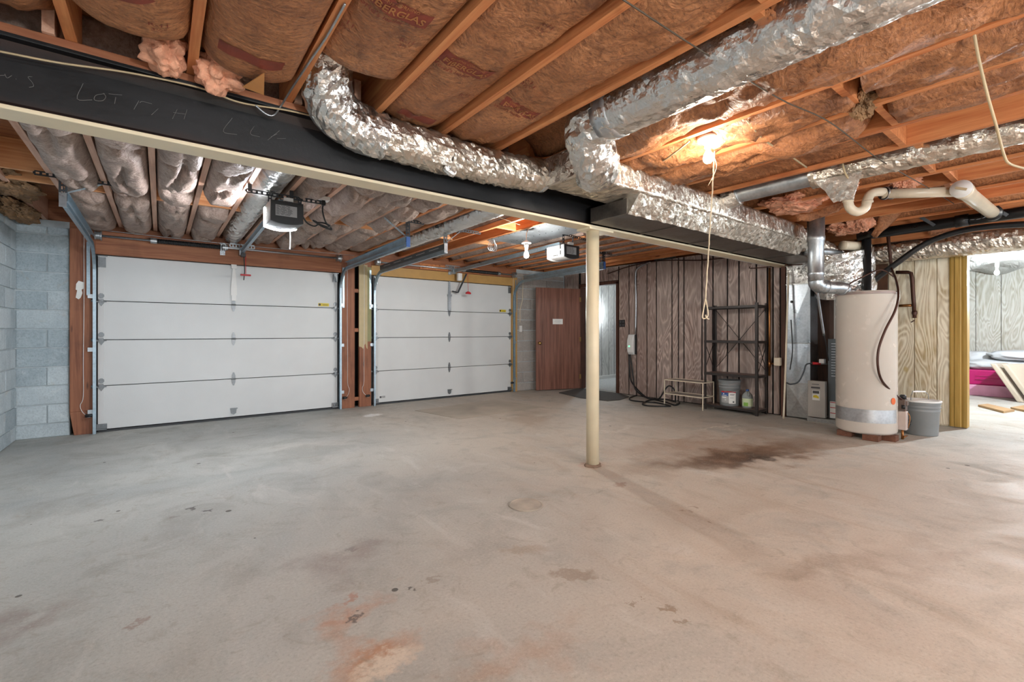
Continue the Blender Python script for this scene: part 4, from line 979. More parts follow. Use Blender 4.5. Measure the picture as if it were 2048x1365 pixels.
# ---------------------------------------------------------------- bulbs
def bulb_mesh(c, r=.03, down=True, n=16):
    s = -1 if down else 1
    return MB().lathe([(.012, 0), (.013, s * .018), (.024, s * .04), (r, s * .062), (r * .93, s * .08), (r * .6, s * .092), (.004, s * .097)], c, n)
AREA = 4 * math.pi * .03 ** 2 * .8
def bulb_glow(name, col, watts): 
    k = N(name); k.b.inputs['Emission Color'].default_value = (*col, 1); k.b.inputs['Emission Strength'].default_value = watts / (math.pi * AREA)
    return k.out('#f6f2ea', .3)
def lamp(name, top, col, watts, label, base=True, drop=.05):
    top = Vector(top); t = thing(name, label, 'lamp', top)
    if base: MB().lathe([(.066, 0), (.066, -.012), (.05, -.022), (.03, -.03), (.022, -.05), (.022, -drop - .01), (.016, -drop - .012)], top, 24).build('lamp_holder', M['white'], t, True)
    else: MB().lathe([(.02, .06), (.026, .04), (.026, -.01), (.018, -.03), (.016, -drop - .012)], top, 16).build('lamp_holder', M['white'], t, True)
    bulb_mesh(top + Vector((0, 0, -drop - .01))).build('bulb', bulb_glow(name + '_glow', col, watts), t, True)
    return t
l1 = lamp('ceiling_bulb', (2.735, 1.545, 2.371), WARM, BULB_MAIN, 'bare glowing bulb in a white round holder with a long pull rope', True, .055)
rp = thing('pull_rope', 'long pale pull rope ending in a knotted loop', 'rope', (2.73, 1.52, 1.8))
b0 = Vector((2.733, 1.50, 2.27)); e0 = pt(1411, 598, T=2.86)
MB().tube([b0 + (e0 - b0) * k / 40 + Vector((.002 * math.sin(k * 1.3), 0, 0)) for k in range(41)], [.0035 + .001 * (k % 2) for k in range(41)], 7).build('cord', M['rope'], rp, True)
lp = spline([e0, pt(1406, 625, T=2.86), pt(1405, 636, T=2.86), pt(1411, 637, T=2.86), pt(1416, 630, T=2.86), pt(1414, 612, T=2.86), pt(1411, 597, T=2.86)], 5)
MB().tube(lp, .004, 7).build('loop', M['rope'], rp, True)
MB().tube(spline([pt(1411, 630, T=2.85), pt(1413, 636, T=2.85), pt(1418, 639, T=2.85)], 4), .004, 6).build('frayed_end', M['rope'], rp, True)
cable('bulb_chain', [(2.76, 1.53, 2.28), pt(1433, 330, T=2.87), pt(1428, 350, T=2.87), pt(1416, 372, T=2.86)], .0016, M['wire'], 'thin chain hanging from the bulb and tied to the rope', 'chain')
l2 = lamp('hanging_bulb', (3.42, 4.19, 2.165), NEUTRAL, BULB_GARAGE, 'bare glowing bulb hanging by the right garage opener', False, .04)
MB().lathe([(.055, 0), (.055, .015), (.03, .025)], (3.42, 4.19, 2.19), 18).build('shade_plate', M['white'], l2, True)
cable('bulb_wire', [(3.42, 4.19, 2.21), (3.42, 4.17, 2.33), (3.40, 4.0, 2.355), (3.41, 3.4, 2.355), (3.42, 3.1, 2.35)], .006, M['white'], 'white wire feeding the hanging bulb across the sheet metal', 'wire')
w = MB()
for k in range(3): w.tube(spline([(3.40 + .02 * k, 4.9, 2.36), (3.36 + .03 * k, 4.9, 2.24), (3.41 + .03 * k, 4.9, 2.20), (3.46 + .02 * k, 4.9, 2.26), (3.45, 4.9, 2.36)], 5), .004, 6)
tag(w.build('wire_loops', M['galv'], smooth=True), 'loops of spare wire left of the hanging bulb', 'wire')
lb_ = lamp('storage_bulb', (10.3, 1.09, 2.18), COOL, BULB_BACK, 'bright bulb under the plastic in the storage room', False, .04)
MB().tube([(10.3, 1.09, 2.23), (10.3, 1.09, 2.60)], .005, 6).build('cord', M['white'], lb_)
ls = lamp('side_bulb', (9.5, .40, 2.02), COOL, BULB_SIDE, 'bare bulb on a cord in the storage room, off to the right', False, .04)
MB().tube([(9.5, .40, 2.07), (9.5, .40, 2.60)], .005, 6).build('cord', M['white'], ls)
lamp('rear_bulb', (.6, -2.0, 2.371), NEUTRAL, FILL_REAR, 'bare bulb on the joists behind the viewer', True, .055)  # out of view, added as fill light
lamp('rear_bulb', (6.1, -.95, 2.371), NEUTRAL, FILL_REAR, 'bare bulb on the joists far to the right of the viewer', True, .055)  # out of view, added to light the plywood and the heater
wl_ = thing('work_lamp', 'globe work lamp on a tripod behind the viewer', 'lamp', (1.3, -2.2, 0))  # added lamp, never in view, to brighten the near ceiling
MB().tube([(1.3, -2.2, .35), (1.3, -2.2, 1.22)], .015, 10).build('pole', M['black'], wl_)
for k in range(3): MB().bar((1.3, -2.2, .5), (1.3 + .4 * math.cos(k * 2.094), -2.2 + .4 * math.sin(k * 2.094), 0.01), .02, .02).build('leg', M['black'], wl_)
gm = N('work_lamp_glow'); gm.b.inputs['Emission Color'].default_value = (.97, .95, .90, 1); gm.b.inputs['Emission Strength'].default_value = FILL_LAMP / (math.pi * 4 * math.pi * .11 ** 2)
MB().lathe([(.02, 1.22)] + [(.11 * math.sin(a_), 1.33 - .11 * math.cos(a_)) for a_ in [math.pi * k / 12 for k in range(1, 12)]] + [(.01, 1.44)], (1.3, -2.2, 0), 20).build('globe', gm.out('#f6f2ea', .3), wl_, True)
hs = thing('wall_sconce', 'small white wall lamp in the hall, half behind the post', 'lamp', (8.18, 7.5, 1.6))
MB().lathe([(.04, 0), (.04, .015), (.012, .02), (.012, .05)], (8.2, 7.548, 1.55), 14, 'y')
MB().box(8.14, 8.30, 7.535, 7.55, 1.50, 1.55).tube([(8.2, 7.54, 1.53), (8.2, 7.47, 1.53), (8.2, 7.46, 1.56)], .008, 8).build('bracket', M['galv'], hs)
bulb_mesh(Vector((8.2, 7.46, 1.56)), .03, False).build('bulb', bulb_glow('sconce_glow', COOL, BULB_HALL), hs, True)

# ---------------------------------------------------------------- water heater
wh_ = thing('water_heater', 'tall cream cylindrical water heater on wooden blocks', 'water heater', (6.2, 1.66, .05))
C = (6.2, 1.66, 0)
MB().lathe([(.262, .062), (.274, .085), (.274, 1.555), (.278, 1.56), (.278, 1.578), (.26, 1.59), (.03, 1.60)], C, 64).build('tank', M['enamel'], wh_, True)
MB().lathe([(.279, 1.552), (.281, 1.556), (.281, 1.572), (.279, 1.576)], C, 64).build('top_rim', plain('mauve_rim', '#a2918b', .4), wh_, True)
def arc_patch(c, r, a0, a1, z0, z1, n=16, th=.0015):
    m = MB(); ring = lambda rr, z: [Vector((c[0] + rr * math.cos(a0 + (a1 - a0) * i / n), c[1] + rr * math.sin(a0 + (a1 - a0) * i / n), z)) for i in range(n + 1)]
    o = ring(r + th, z0) + ring(r + th, z1); k = n + 1
    return m.add(o, [(i, i + 1, k + i + 1, k + i) for i in range(n)])
vdir = math.atan2(-1.66, -6.2)   # towards the camera
ring = MB().lathe([(.2755, .20), (.2765, .205), (.2765, .315), (.2755, .32)], C, 64)
arc_patch(C, .275, vdir - 1.35, vdir + 1.20, .185, .325, 28).build('tape_strip', M['tape'], wh_, True, label='grey foil tape round the foot')
a = vdir + .98
MB().prism([Vector((C[0] + .2765 * math.cos(a) + .032 * math.cos(t) * -math.sin(a), C[1] + .2765 * math.sin(a) + .032 * math.cos(t) * math.cos(a), .42 + .036 * math.sin(t))) for t in [k * math.pi / 10 for k in range(20)]], (.0018 * math.cos(a), .0018 * math.sin(a), 0)).build('orange_sticker', M['orange'], wh_)
gc = Vector((6.40, 1.43, 0))
ge = Vector((math.cos(math.atan2(-.23, .2)), math.sin(math.atan2(-.23, .2)), 0))
gv = thing('gas_valve', 'gas control with black knob and pale burner cover beside the heater', 'gas valve', (6.39, 1.44, .3))
g0 = pt(1806, 835, T=4.93)
MB().box(g0.x - .04, g0.x + .04, g0.y - .035, g0.y + .035, .10, .30).build('burner_cover', plain('pale_pink_cover', '#c8b7ae', .4), gv, bevel=.006)
MB().box(g0.x - .045, g0.x + .045, g0.y - .03, g0.y + .04, .31, .43).box(g0.x - .02, g0.x + .05, g0.y - .04, g0.y + .03, .36, .41).build('valve_body', plain('bronze_valve', '#6b5a52', .4, .4), gv, bevel=.006)
MB().lathe([(.03, 0), (.03, .03), (.02, .045)], (g0.x, g0.y, .43), 14).box(g0.x - .06, g0.x - .045, g0.y - .03, g0.y + .0, .33, .37).build('knob', M['black'], gv, True)
MB().tube(spline([(g0.x, g0.y, .32), (g0.x + .03, g0.y - .05, .25), (g0.x + .02, g0.y - .04, .12)], 4), .004, 6).tube([(g0.x - .02, g0.y, .10), (g0.x - .02, g0.y, .0)], .012, 8).tube([(g0.x - .06, g0.y - .02, .03), (g0.x + .06, g0.y - .02, .03)], .008, 8).build('thin_tube', M['copper'], gv, True)
for (x, y, a, lb) in ((5.99, 1.55, .3, 'red-brown wooden block under the heater, left one'), (6.13, 1.44, -.1, 'red-brown wooden block under the heater, right one'), (6.30, 1.80, .2, 'wooden block at the back under the heater'), (6.05, 1.80, .2, 'wooden block at the left back under the heater')):
    b = MB().box(x - .06, x + .06, y - .07, y + .07, 0, .061).build('wood_block', M['block_wood'], bevel=.003); tag(b, lb, 'block', 'blocks under the heater')
# flue
fp = thing('flue_pipe', 'galvanised flue pipe dropping and bending to the heater top', 'pipe', (5.66, 1.96, 2))
MB().lathe([(.082, 2.44), (.082, 2.19), (.086, 2.185), (.086, 2.14), (.079, 2.13), (.079, 2.09), (.076, 2.085), (.076, 1.80), (.079, 1.795), (.079, 1.765), (.075, 1.76), (.075, 1.70)], (5.66, 1.96, 0), 28).build('riser', M['galv'], fp, True)
MB().tube(spline([(5.66, 1.96, 1.71), (5.67, 1.955, 1.67), (5.72, 1.93, 1.642), (5.82, 1.875, 1.635), (5.93, 1.815, 1.632), (5.985, 1.785, 1.61), (6.0, 1.775, 1.575)], 6), [.075] * 12 + [.068] * 19 + [.06] * 6, 24).build('elbow', M['galv'], fp, True)
for c, d in (((5.70, 1.94, 1.652), (1, -.5, -.6)), ((5.77, 1.90, 1.638), (1, -.55, -.1)), ((5.965, 1.797, 1.62), (1, -.55, -.6))): band(fp, c, d, .074, .012, M['galv'])
MB().lathe([(.085, 1.56), (.07, 1.60), (.062, 1.62)], (6.02, 1.765, 0), 20).build('draft_hood', M['galv'], fp, True)
p2 = thing('furnace_vent', 'slim galvanised vent bending behind the flue pipe', 'pipe', (5.9, 2, 1.95))
MB().tube(spline([pt(1610, 505, T=5.45), pt(1650, 503, T=5.5), pt(1683, 510, T=5.6), pt(1703, 528, T=5.65), pt(1735, 562, T=5.7)], 6), .042, 16).build('vent_tube', M['galv'], p2, True)
duct('foil_sleeve', [(5.78, 2.28, 2.27), (6.0, 2.26, 2.25), (6.3, 2.2, 2.17), (6.6, 2.1, 2.08), (6.75, 2.05, 1.98)], .115, 'scruffy foil sleeve from the trunk to the furnace', M['foil_old'], .02)

# ---------------------------------------------------------------- furnace and plenums
pl = thing('return_plenum', 'tall grey sheet metal plenum with cross-broken panels', 'duct', (6.95, 2.52, 0))
for z0, z1 in ((.02, .47), (.47, 1.0), (1.0, 1.78)):
    m = MB().box(6.70, 7.35, 2.385, 2.67, z0, z1); c = Vector((6.688, 2.5275, (z0 + z1) / 2))
    o = len(m.v); m.v += [Vector((6.70, 2.385, z0)), Vector((6.70, 2.67, z0)), Vector((6.70, 2.67, z1)), Vector((6.70, 2.385, z1)), c]
    for i in range(4): m.f.append([o + i, o + (i + 1) % 4, o + 4]); m.m.append(0)
    m.build('plenum_panel', M['galv'] if z1 > .5 else M['sheet'], pl)
for z in (.47, 1.0, 1.78): MB().box(6.685, 6.70, 2.38, 2.675, z - .006, z + .006).build('seam', M['sheet'], pl)
MB().box(6.70, 7.35, 2.385, 2.67, 1.78, 2.06).build('foil_top', M['foil'], pl)
MB().lathe([(.018, 0), (.018, -.004)], (6.688, 2.60, 1.55), 14, 'x').build('black_plug', M['black'], pl)
duct('foil_plenum', [(6.72, 2.05, 2.15), (6.78, 2.05, 1.9), (6.85, 2.05, 1.62)], .30, 'lumpy foil wrapped plenum above the furnace', M['foil'], .035, 30, .05, fr=9)
fu = thing('furnace', 'grey upright furnace half hidden behind the water heater', 'furnace', (7.0, 2.1, 0))
MB().box(6.74, 7.45, 1.80, 2.20, .05, 1.06).build('cabinet', M['greydark'], fu, bevel=.006)
for i in range(13): MB().bar((6.737, 1.95, 1.0 - i * .034), (6.737, 2.16, 1.0 - i * .034), .008, .009).build('louvre', M['galv'], fu)
MB().box(6.66, 6.74, 2.205, 2.40, .055, .52).build('front_door', M['greylight'], fu, bevel=.006)
MB().box(6.655, 6.662, 2.26, 2.36, .425, .445).box(6.655, 6.661, 2.27, 2.35, .475, .482).build('vent_slot', M['ink'], fu)
st = MB().box(6.656, 6.661, 2.262, 2.345, .275, .40).build('energy_sticker', M['paper'], fu)
MB().box(6.654, 6.658, 2.268, 2.340, .36, .395).build('sticker_blue', M['ink'], st); MB().prism([(6.6545, 2.27, .30), (6.6545, 2.338, .31), (6.6545, 2.332, .335), (6.6545, 2.30, .343), (6.6545, 2.275, .325)], (.003, 0, 0)).build('sticker_yellow', M['yellow'], st)
MB().box(6.73, 6.741, 2.08, 2.175, .06, .27).build('wiring_sheet', M['paper'], fu)
r = MB()
for z in (.12, .19, .255): r.box(6.727, 6.732, 2.085, 2.17, z, z + .008)
r.build('red_lines', M['red'], fu)
MB().lathe([(.012, 0), (.012, -.02)], (6.74, 2.1, .44), 10, 'x').build('black_knob', M['black'], fu)
MB().box(6.64, 7.5, 1.8, 2.40, 0, .05).build('base_pan', M['sheet'], fu)
MB().box(6.95, 7.4, 1.95, 2.2, 1.06, 1.6).build('cased_coil', M['greylight'], fu)
MB().box(6.95, 7.45, 2.2, 2.385, .03, 1.75).build('brown_board', plywood('dark_board', '#4a3022', '#2f1e15', '#3b261a', 5, 1), fu, label='dark brown board in the recess')
MB().box(6.70, 6.76, 2.23, 2.285, .75, .80).build('white_box', M['white'], fu)
tag(MB().box(6.70, 6.775, 2.685, 2.74, 0, 2.05).build('stud_post', M['stud']), 'dark brown stud at the end of the panel wall', 'stud')
tag(MB().box(6.70, 6.78, 2.60, 2.74, 2.03, 2.06).build('wood_strip', M['joist']), 'orange wood strip on top of the plenum corner', 'timber')

def tubething(name, pts, r, m, label, cat='pipe', n=8, seg=10, sm=True): return tag(MB().tube(spline(pts, n) if sm else pts, r, seg).build(name, m, smooth=True), label, cat)
# ---------------------------------------------------------------- pipes on the right
dr = thing('drain_pipe', 'black plastic drain pipe slung under the joists', 'pipe', (6.6, .7, 2.3))
MB().tube([(6.62, 1.85, 2.295), (6.6, -1.5, 2.32)], .056, 20).build('run', M['blackpipe'], dr, True)
MB().tube([(6.64, 1.77, .02), (6.64, 1.77, 2.30)], .047, 18).build('stack', M['blackpipe'], dr, True)
for y in (.95, .35, 1.7): MB().tube([(6.61, y - .05, 2.305), (6.61, y + .05, 2.302)], .064, 20).build('coupling', M['blackpipe'], dr, True)
for y, a in ((.62, 0), (1.15, 0)): MB().bar((6.535, y, 2.28), (6.5, y + .12, 2.40), .012, .03).build('strap', M['galv_dark'], dr)
co = thing('cleanout', 'white plastic cleanout pipe with a round screw cap', 'pipe', (5.7, .77, 2.33))
A, B = pt(1922, 378, T=3.64), pt(1984, 426, T=4.5); d = (B - A).normalized()
MB().tube([A + d * .03, A + d * .12, A + d * .121, A + d * .22, A + d * .221, B], [.066, .066, .060, .060, .055, .055], 24).build('branch', M['pvc'], co, True)
MB().tube([A, A + d * .03, A + d * .031, A + d * .04], [.058, .058, .068, .068], 24).build('cap', M['pvc'], co, True)
cc = A - d * .003; u_ = d.cross(Vector((0, 0, 1))).normalized(); v_ = u_.cross(d)
cc = A - d * .008
MB().bar(cc - u_ * .03 + v_ * .014, cc + u_ * .034 - v_ * .014, .018, .018, d).build('cap_grip', M['wire'], co)
MB().tube([A - d * .002, A + d * .004], [.069, .069], 24).build('cap_rim', M['white'], co, True)
MB().tube([B - d * .02, B + d * .06], .074, 22).build('rubber_collar', M['blackpipe'], co, True)
hp = spline([pt(1928, 440, T=4.5), pt(1960, 438, T=4.45), pt(1985, 425, T=4.45), pt(1995, 400, T=4.5), pt(2005, 382, T=4.5), pt(2030, 375, T=4.5), pt(2046, 385, T=4.55)], 8)
pm = MB()
for i in range(len(hp) - 1):
    if i % 3 < 2: pm.bar(hp[i], hp[i + 1], .02, .003)
pm.build('strap_hook', M['galv_dark'], co)
ho = thing('waste_pipe', 'white plastic waste pipe with a U-shaped trap', 'pipe', (5, 1.1, 2.3))
T0, T1 = 3.90, 4.02
MB().tube([pt(1765, 388, T=3.92), A + d * .13], .04, 18).build('run', M['pvc'], ho, True)
tp = [pt(1698, 372, T=T0) + Vector((0, 0, .06)), pt(1696, 385, T=T0), pt(1696, 400, T=T0), pt(1700, 416, T=T0), pt(1714, 424, T=T0), pt(1730, 416, T=T0), pt(1735, 400, T=T0), pt(1742, 388, T=T0), pt(1757, 384, T=T0), pt(1772, 385, T=3.92)]
MB().tube(spline(tp, 6), .036, 18).build('trap', M['pvc'], ho, True)
for p, q in ((pt(1696, 402, T=T0), (0, 0, 1)), (pt(1735, 404, T=T0), (0, 0, 1))): MB().tube([p - Vector(q) * .008, p + Vector(q) * .008], .041, 18).build('slip_nut', M['pvc'], ho, True)
q0, q1 = pt(1766, 387, T=3.92), pt(1786, 386, T=3.93)
MB().tube([q0, q1], .052, 20).build('rubber_coupling', M['black'], ho, True)
for s in (.15, .85): c = q0.lerp(q1, s); dd_ = (q1 - q0).normalized(); MB().tube([c - dd_ * .006, c + dd_ * .006], .055, 20).build('hose_clamp', M['galv'], ho, True)
tubething('vent_pipe', [(6.45, 1.95, 2.18), (6.6, 1.9, 2.18), (6.8, 1.8, 2.18)], .055, M['pvc'], 'short white pipe stub behind the black stack', seg=16)
tubething('dark_hose', [pt(1748, 562, X=6.9), pt(1765, 548, X=6.9), pt(1800, 522, X=6.9), pt(1835, 497, X=6.9), pt(1870, 479, X=6.9), pt(1920, 463, X=6.9), pt(1975, 454, X=6.9), pt(2048, 449, X=6.9), pt(2120, 447, X=6.9)], .032, M['blackpipe'], 'thick dark insulated hose curving up to the right', 'hose')
tubething('gas_hose', [pt(1778, 470, T=5.6), pt(1782, 530, T=5.5), pt(1792, 560, T=5.05), pt(1797, 590, T=4.80), pt(1790, 622, T=4.74), pt(1770, 662, T=4.74), pt(1757, 700, T=4.74), pt(1756, 735, T=4.74), pt(1764, 762, T=4.78), pt(1785, 785, T=4.85), pt(1808, 803, T=4.93)], .0115, M['iron'], 'brown flexible gas hose looping down the heater front', 'hose')
tubething('riser_pipe', [pt(1775, 465, T=5.55), pt(1779, 500, T=5.52), pt(1784, 545, T=5.5)], .017, M['iron'], 'brown iron riser above the gas hose')
hb = thing('hose_bib', 'dark copper pipe with a hose tap on the plywood partition', 'pipe', (7.5, 1.6, 1.6))
ph = [pt(1792, 545, X=7.50), pt(1816, 545, X=7.50), pt(1822, 547, X=7.50), pt(1824, 556, X=7.50), pt(1827, 600, X=7.50), pt(1829, 632, X=7.50)]
MB().tube(ph, .022, 12).build('drop', M['iron'], hb, True)
MB().tube([pt(1799, 612, X=7.55), pt(1825, 611, X=7.52)], .018, 10).build('side_pipe', M['copper'], hb, True)
MB().lathe([(.026, 0), (.03, -.03), (.02, -.06), (.022, -.09)], pt(1829, 622, X=7.50), 12).bar(pt(1829, 641, X=7.49), pt(1822, 645, X=7.49), .012, .012).build('tap', M['iron'], hb, True)
tubething('copper_line', [pt(1700, 575, T=5.3), pt(1700, 568, T=5.3), pt(1718, 558, T=5.32), pt(1760, 540, T=5.35), pt(1790, 555, T=5.4)], .008, M['iron'], 'thin brown copper line behind the heater top')
tubething('brown_line', [pt(1500, 533, X=6.6), pt(1504, 537, X=6.6), pt(1560, 532, X=6.6), pt(1605, 529, X=6.6)], .007, M['iron'], 'thin brown line under the return duct')
cp = thing('copper_pipe', 'copper water pipe down the panel wall with a tee', 'pipe', (6.74, 2.9, 1))
MB().tube([pt(1539, 536, X=6.74), pt(1539, 752, X=6.74)], .014, 12).tube([pt(1539, 728, X=6.74), pt(1560, 728, X=6.68)], .012, 10).tube([pt(1539, 722, X=6.74), pt(1539, 735, X=6.74)], .02, 12).build('tube', M['copper'], cp, True)
tubething('condensate_pipe', [pt(1577, 548, T=6.12), pt(1574, 640, T=6.08), pt(1571, 740, T=6.05), pt(1567, 838, T=6.03)], .012, M['pvc'], 'thin white drain tube leaning beside the plenum')
MB_ = MB().box(6.62, 6.68, 2.72, 2.80, .69, .80).build('drain_pump', M['pvc'], bevel=.008); tag(MB_, 'small cream box on the copper pipe tee', 'box')
gl = thing('gas_line', 'grey flexible line with a red valve feeding the furnace', 'pipe', (6.65, 2.5, .8))
MB().tube(spline([pt(1573, 766, T=6.0), pt(1582, 769, T=5.95), pt(1597, 764, T=5.92), pt(1607, 745, T=5.9), pt(1611, 732, T=5.9), pt(1616, 728, T=5.9), pt(1628, 727, T=5.9)], 6), .009, 9).build('flex', M['galv_dark'], gl, True)
MB().tube([pt(1625, 727, T=5.9), pt(1640, 728, T=5.9)], .017, 10).build('valve', M['red'], gl, True); MB().tube([pt(1640, 728, T=5.9), pt(1662, 729, T=5.9)], .008, 8).build('nipple', M['galv'], gl, True)
tubething('conduit', [pt(1633, 570, T=5.7), pt(1640, 620, T=5.75), pt(1648, 672, T=5.8)], .014, M['galv'], 'grey conduit dropping to the furnace')
tubething('black_wire', [pt(1648, 672, T=5.8), pt(1652, 690, T=5.8), pt(1657, 722, T=5.8)], .006, M['black'], 'black lead at the foot of the grey conduit', 'wire')
tubething('black_wire', [pt(1582, 640, T=5.95), pt(1585, 700, T=5.95), pt(1580, 740, T=5.98)], .007, M['black'], 'dark cable hanging along the plenum edge', 'wire')

# ---------------------------------------------------------------- buckets
def bucket(name, c, r, h, label, lid, cut=0):
    t = thing(name, label, 'bucket', c); z = c[2]
    MB().lathe([(r * .86, z), (r * .88, z + .012), (r * .96, z + h * .68), (r * 1.0, z + h * .70), (r * 1.0, z + h * .72), (r * .965, z + h * .73), (r * .975, z + h * .79), (r * 1.03, z + h * .80), (r * 1.03, z + h * .82), (r * .98, z + h * .83), (r * .985, z + h * .89), (r * 1.035, z + h * .90), (r * 1.035, z + h * .92), (r * 1.0, z + h * .93), (r, z + h * .97)], (c[0], c[1], 0), 40).build('body', M['greyplastic'], t, True)
    MB().lathe([(r * 1.0, z + h * .955), (r * 1.06, z + h * .955), (r * 1.06, z + h), (r * .98, z + h), (r * .96, z + h * .985), (.01, z + h * .985)], (c[0], c[1], 0), 40).build('lid', lid, t, True)
    return t
bk = bucket('bucket', (6.80, 1.31, 0), .165, .385, 'grey plastic bucket with white lid beside the heater', M['white'])
hd = spline([(6.80 + .17, 1.31 - .03, .36), (6.80 + .12, 1.27, .43), (6.86, 1.30, .475), (6.77, 1.37, .475), (6.66, 1.37, .39), (6.64, 1.34, .35)], 6)
MB().tube(hd, .0035, 6).build('wire_handle', M['galv'], bk, True)
MB().bar((6.875, 1.29, .474), (6.765, 1.375, .474), .016, .016).build('grip', M['white'], bk)
va = math.atan2(-1.31, -6.8)
lg = MB(); cz = .16   # ring emblem on the left face and recycling style bars
for k in range(24):
    a0 = k * math.pi / 12; a1 = (k + 1) * math.pi / 12
    def P_(a, rr):
        th = va - .75 + rr * math.cos(a) / .152; return Vector((6.80 + .153 * math.cos(th), 1.31 + .153 * math.sin(th), cz + rr * math.sin(a)))
    lg.add([P_(a0, .034), P_(a1, .034), P_(a1, .028), P_(a0, .028)], [(0, 1, 2, 3)])
lg.build('round_emblem', M['ink'], bk)
em = MB()
for z0, w in ((.22, .05), (.205, .04), (.11, .05), (.095, .035), (.155, .03)):
    em.v += []; n_ = arc_patch((6.80, 1.31), .1515, va - .75 - w / .3, va - .75 + w / .3, z0, z0 + .009, 6); em.add(n_.v, n_.f)
em.build('emblem_lettering', M['ink'], bk)

# ---------------------------------------------------------------- metal shelf and what stands on it
SX0, SX1, SY0, SY1 = 6.44, 6.735, 2.93, 3.70
sh = thing('shelf_unit', 'dark steel shelf unit of four shelves against the panel wall', 'shelf', ((SX0 + SX1) / 2, (SY0 + SY1) / 2, 0))
SM = plain('bronze_steel', '#3a3432', .45, .4, .1); ST = plain('shelf_top', '#7a6660', .5, .3, .1)
for x, sx in ((SX0, 1), (SX1, -1)):
    for y, sy in ((SY0, 1), (SY1, -1)):
        MB().prism([(x, y, 0), (x + sx * .035, y, 0), (x + sx * .035, y + sy * .003, 0), (x + sx * .003, y + sy * .003, 0), (x + sx * .003, y + sy * .035, 0), (x, y + sy * .035, 0)], (0, 0, 1.55)).build('upright', SM, sh)
for z in (.075, .545, 1.02, 1.515):
    s = MB().box(SX0 + .002, SX1 - .002, SY0 + .002, SY1 - .002, z, z + .004)
    s.build('shelf_board', ST, sh)
    MB().box(SX0 - .002, SX0 + .002, SY0, SY1, z - .03, z + .004).box(SX1 - .002, SX1 + .002, SY0, SY1, z - .03, z + .004).box(SX0, SX1, SY0 - .002, SY0 + .002, z - .03, z + .004).box(SX0, SX1, SY1 - .002, SY1 + .002, z - .03, z + .004).build('shelf_lip', SM, sh)
for (a, b) in (((SY0 + .02, 1.48), (SY1 - .02, .60)), ((SY1 - .02, 1.48), (SY0 + .02, .60))):
    MB().bar((SX1 + .003, a[0], a[1]), (SX1 + .003, b[0], b[1]), .004, .014, (1, 0, 0)).build('back_brace', SM, sh)
for y in (SY0, SY1):
    for (a, b) in (((SX0 + .015, 1.0), (SX1 - .015, .58)), ((SX0 + .015, .58), (SX1 - .015, 1.0))): MB().bar((a[0], y, a[1]), (b[0], y, b[1]), .012, .004, (0, 1, 0)).build('side_brace', SM, sh)
b2 = bucket('paint_bucket', (6.60, 3.40, .08), .145, .37, 'grey bucket with red and blue label on the bottom shelf', M['greyplastic'])
va = math.atan2(-3.40, -6.60); cb = (6.60, 3.40, 0)
arc_patch(cb, .1395, va - .85, va + .62, .275, .295, 14).build('label_red_edge', M['red'], b2)
lb = arc_patch(cb, .1365, va - .85, va + .62, .13, .28, 14, .0025).build('label', plain('silver_grey_label', '#b0b0ae', .5), b2)
arc_patch(cb, .1365, va - .85, va - .12, .225, .28, 10, .004).build('label_blue', M['blue'], lb)
arc_patch(cb, .1365, va - .05, va + .62, .12, .28, 10, .004).build('label_white', M['paper'], lb)
m = MB()
for a0, a1, z0, z1 in ((-.62, -.5, .25, .265), (-.7, -.25, .232, .24), (-.72, -.3, .195, .215), (-.45, -.3, .165, .175)): n_ = arc_patch(cb, .1365, va + a0, va + a1, z0, z1, 6, .0055); m.add(n_.v, n_.f)
m.build('label_lettering', M['paper'], lb)
m = MB()
for a0, a1, z0, z1 in ((.05, .5, .25, .256), (.05, .45, .238, .243), (.05, .4, .20, .204), (.3, .46, .135, .155)): n_ = arc_patch(cb, .1365, va + a0, va + a1, z0, z1, 6, .0055); m.add(n_.v, n_.f)
m.build('label_print', M['ink'], lb)
MB().tube(spline([(6.72, 3.30, .41), (6.55, 3.22, .33), (6.44, 3.30, .285), (6.45, 3.40, .29)], 6), .003, 6).build('wire_handle', M['galv'], b2, True)
jg = thing('plastic_jug', 'clear plastic jug with blue cap and green label on the shelf', 'jug', (6.58, 3.13, .08))
def jug_mat():
    k = N('clear_jug'); k.b.inputs['Transmission Weight'].default_value = .55; k.b.inputs['IOR'].default_value = 1.3
    return k.out('#c9d2d0', .25)
MB().tube([(6.58, 3.13, z) for z in (.08, .09, .24, .27, .30, .315)], [.066, .070, .070, .058, .03, .018], 20).build('body', jug_mat(), jg, True)
MB().tube([(6.58, 3.13, .313), (6.58, 3.13, .337)], .021, 14).build('cap', M['blue'], jg)
MB().tube(spline([(6.545, 3.10, .255), (6.52, 3.085, .26), (6.53, 3.09, .295), (6.56, 3.115, .31)], 5), .011, 8).build('handle', jug_mat(), jg, True)
va = math.atan2(-3.13, -6.58)
lb = arc_patch((6.58, 3.13), .071, va - 1.2, va + 1.2, .105, .215, 14).build('label', plain('pale_green_label', '#cfdcb4', .5), jg)
arc_patch((6.58, 3.13), .0725, va - .7, va + .1, .11, .16, 8).build('label_green', M['green'], lb)
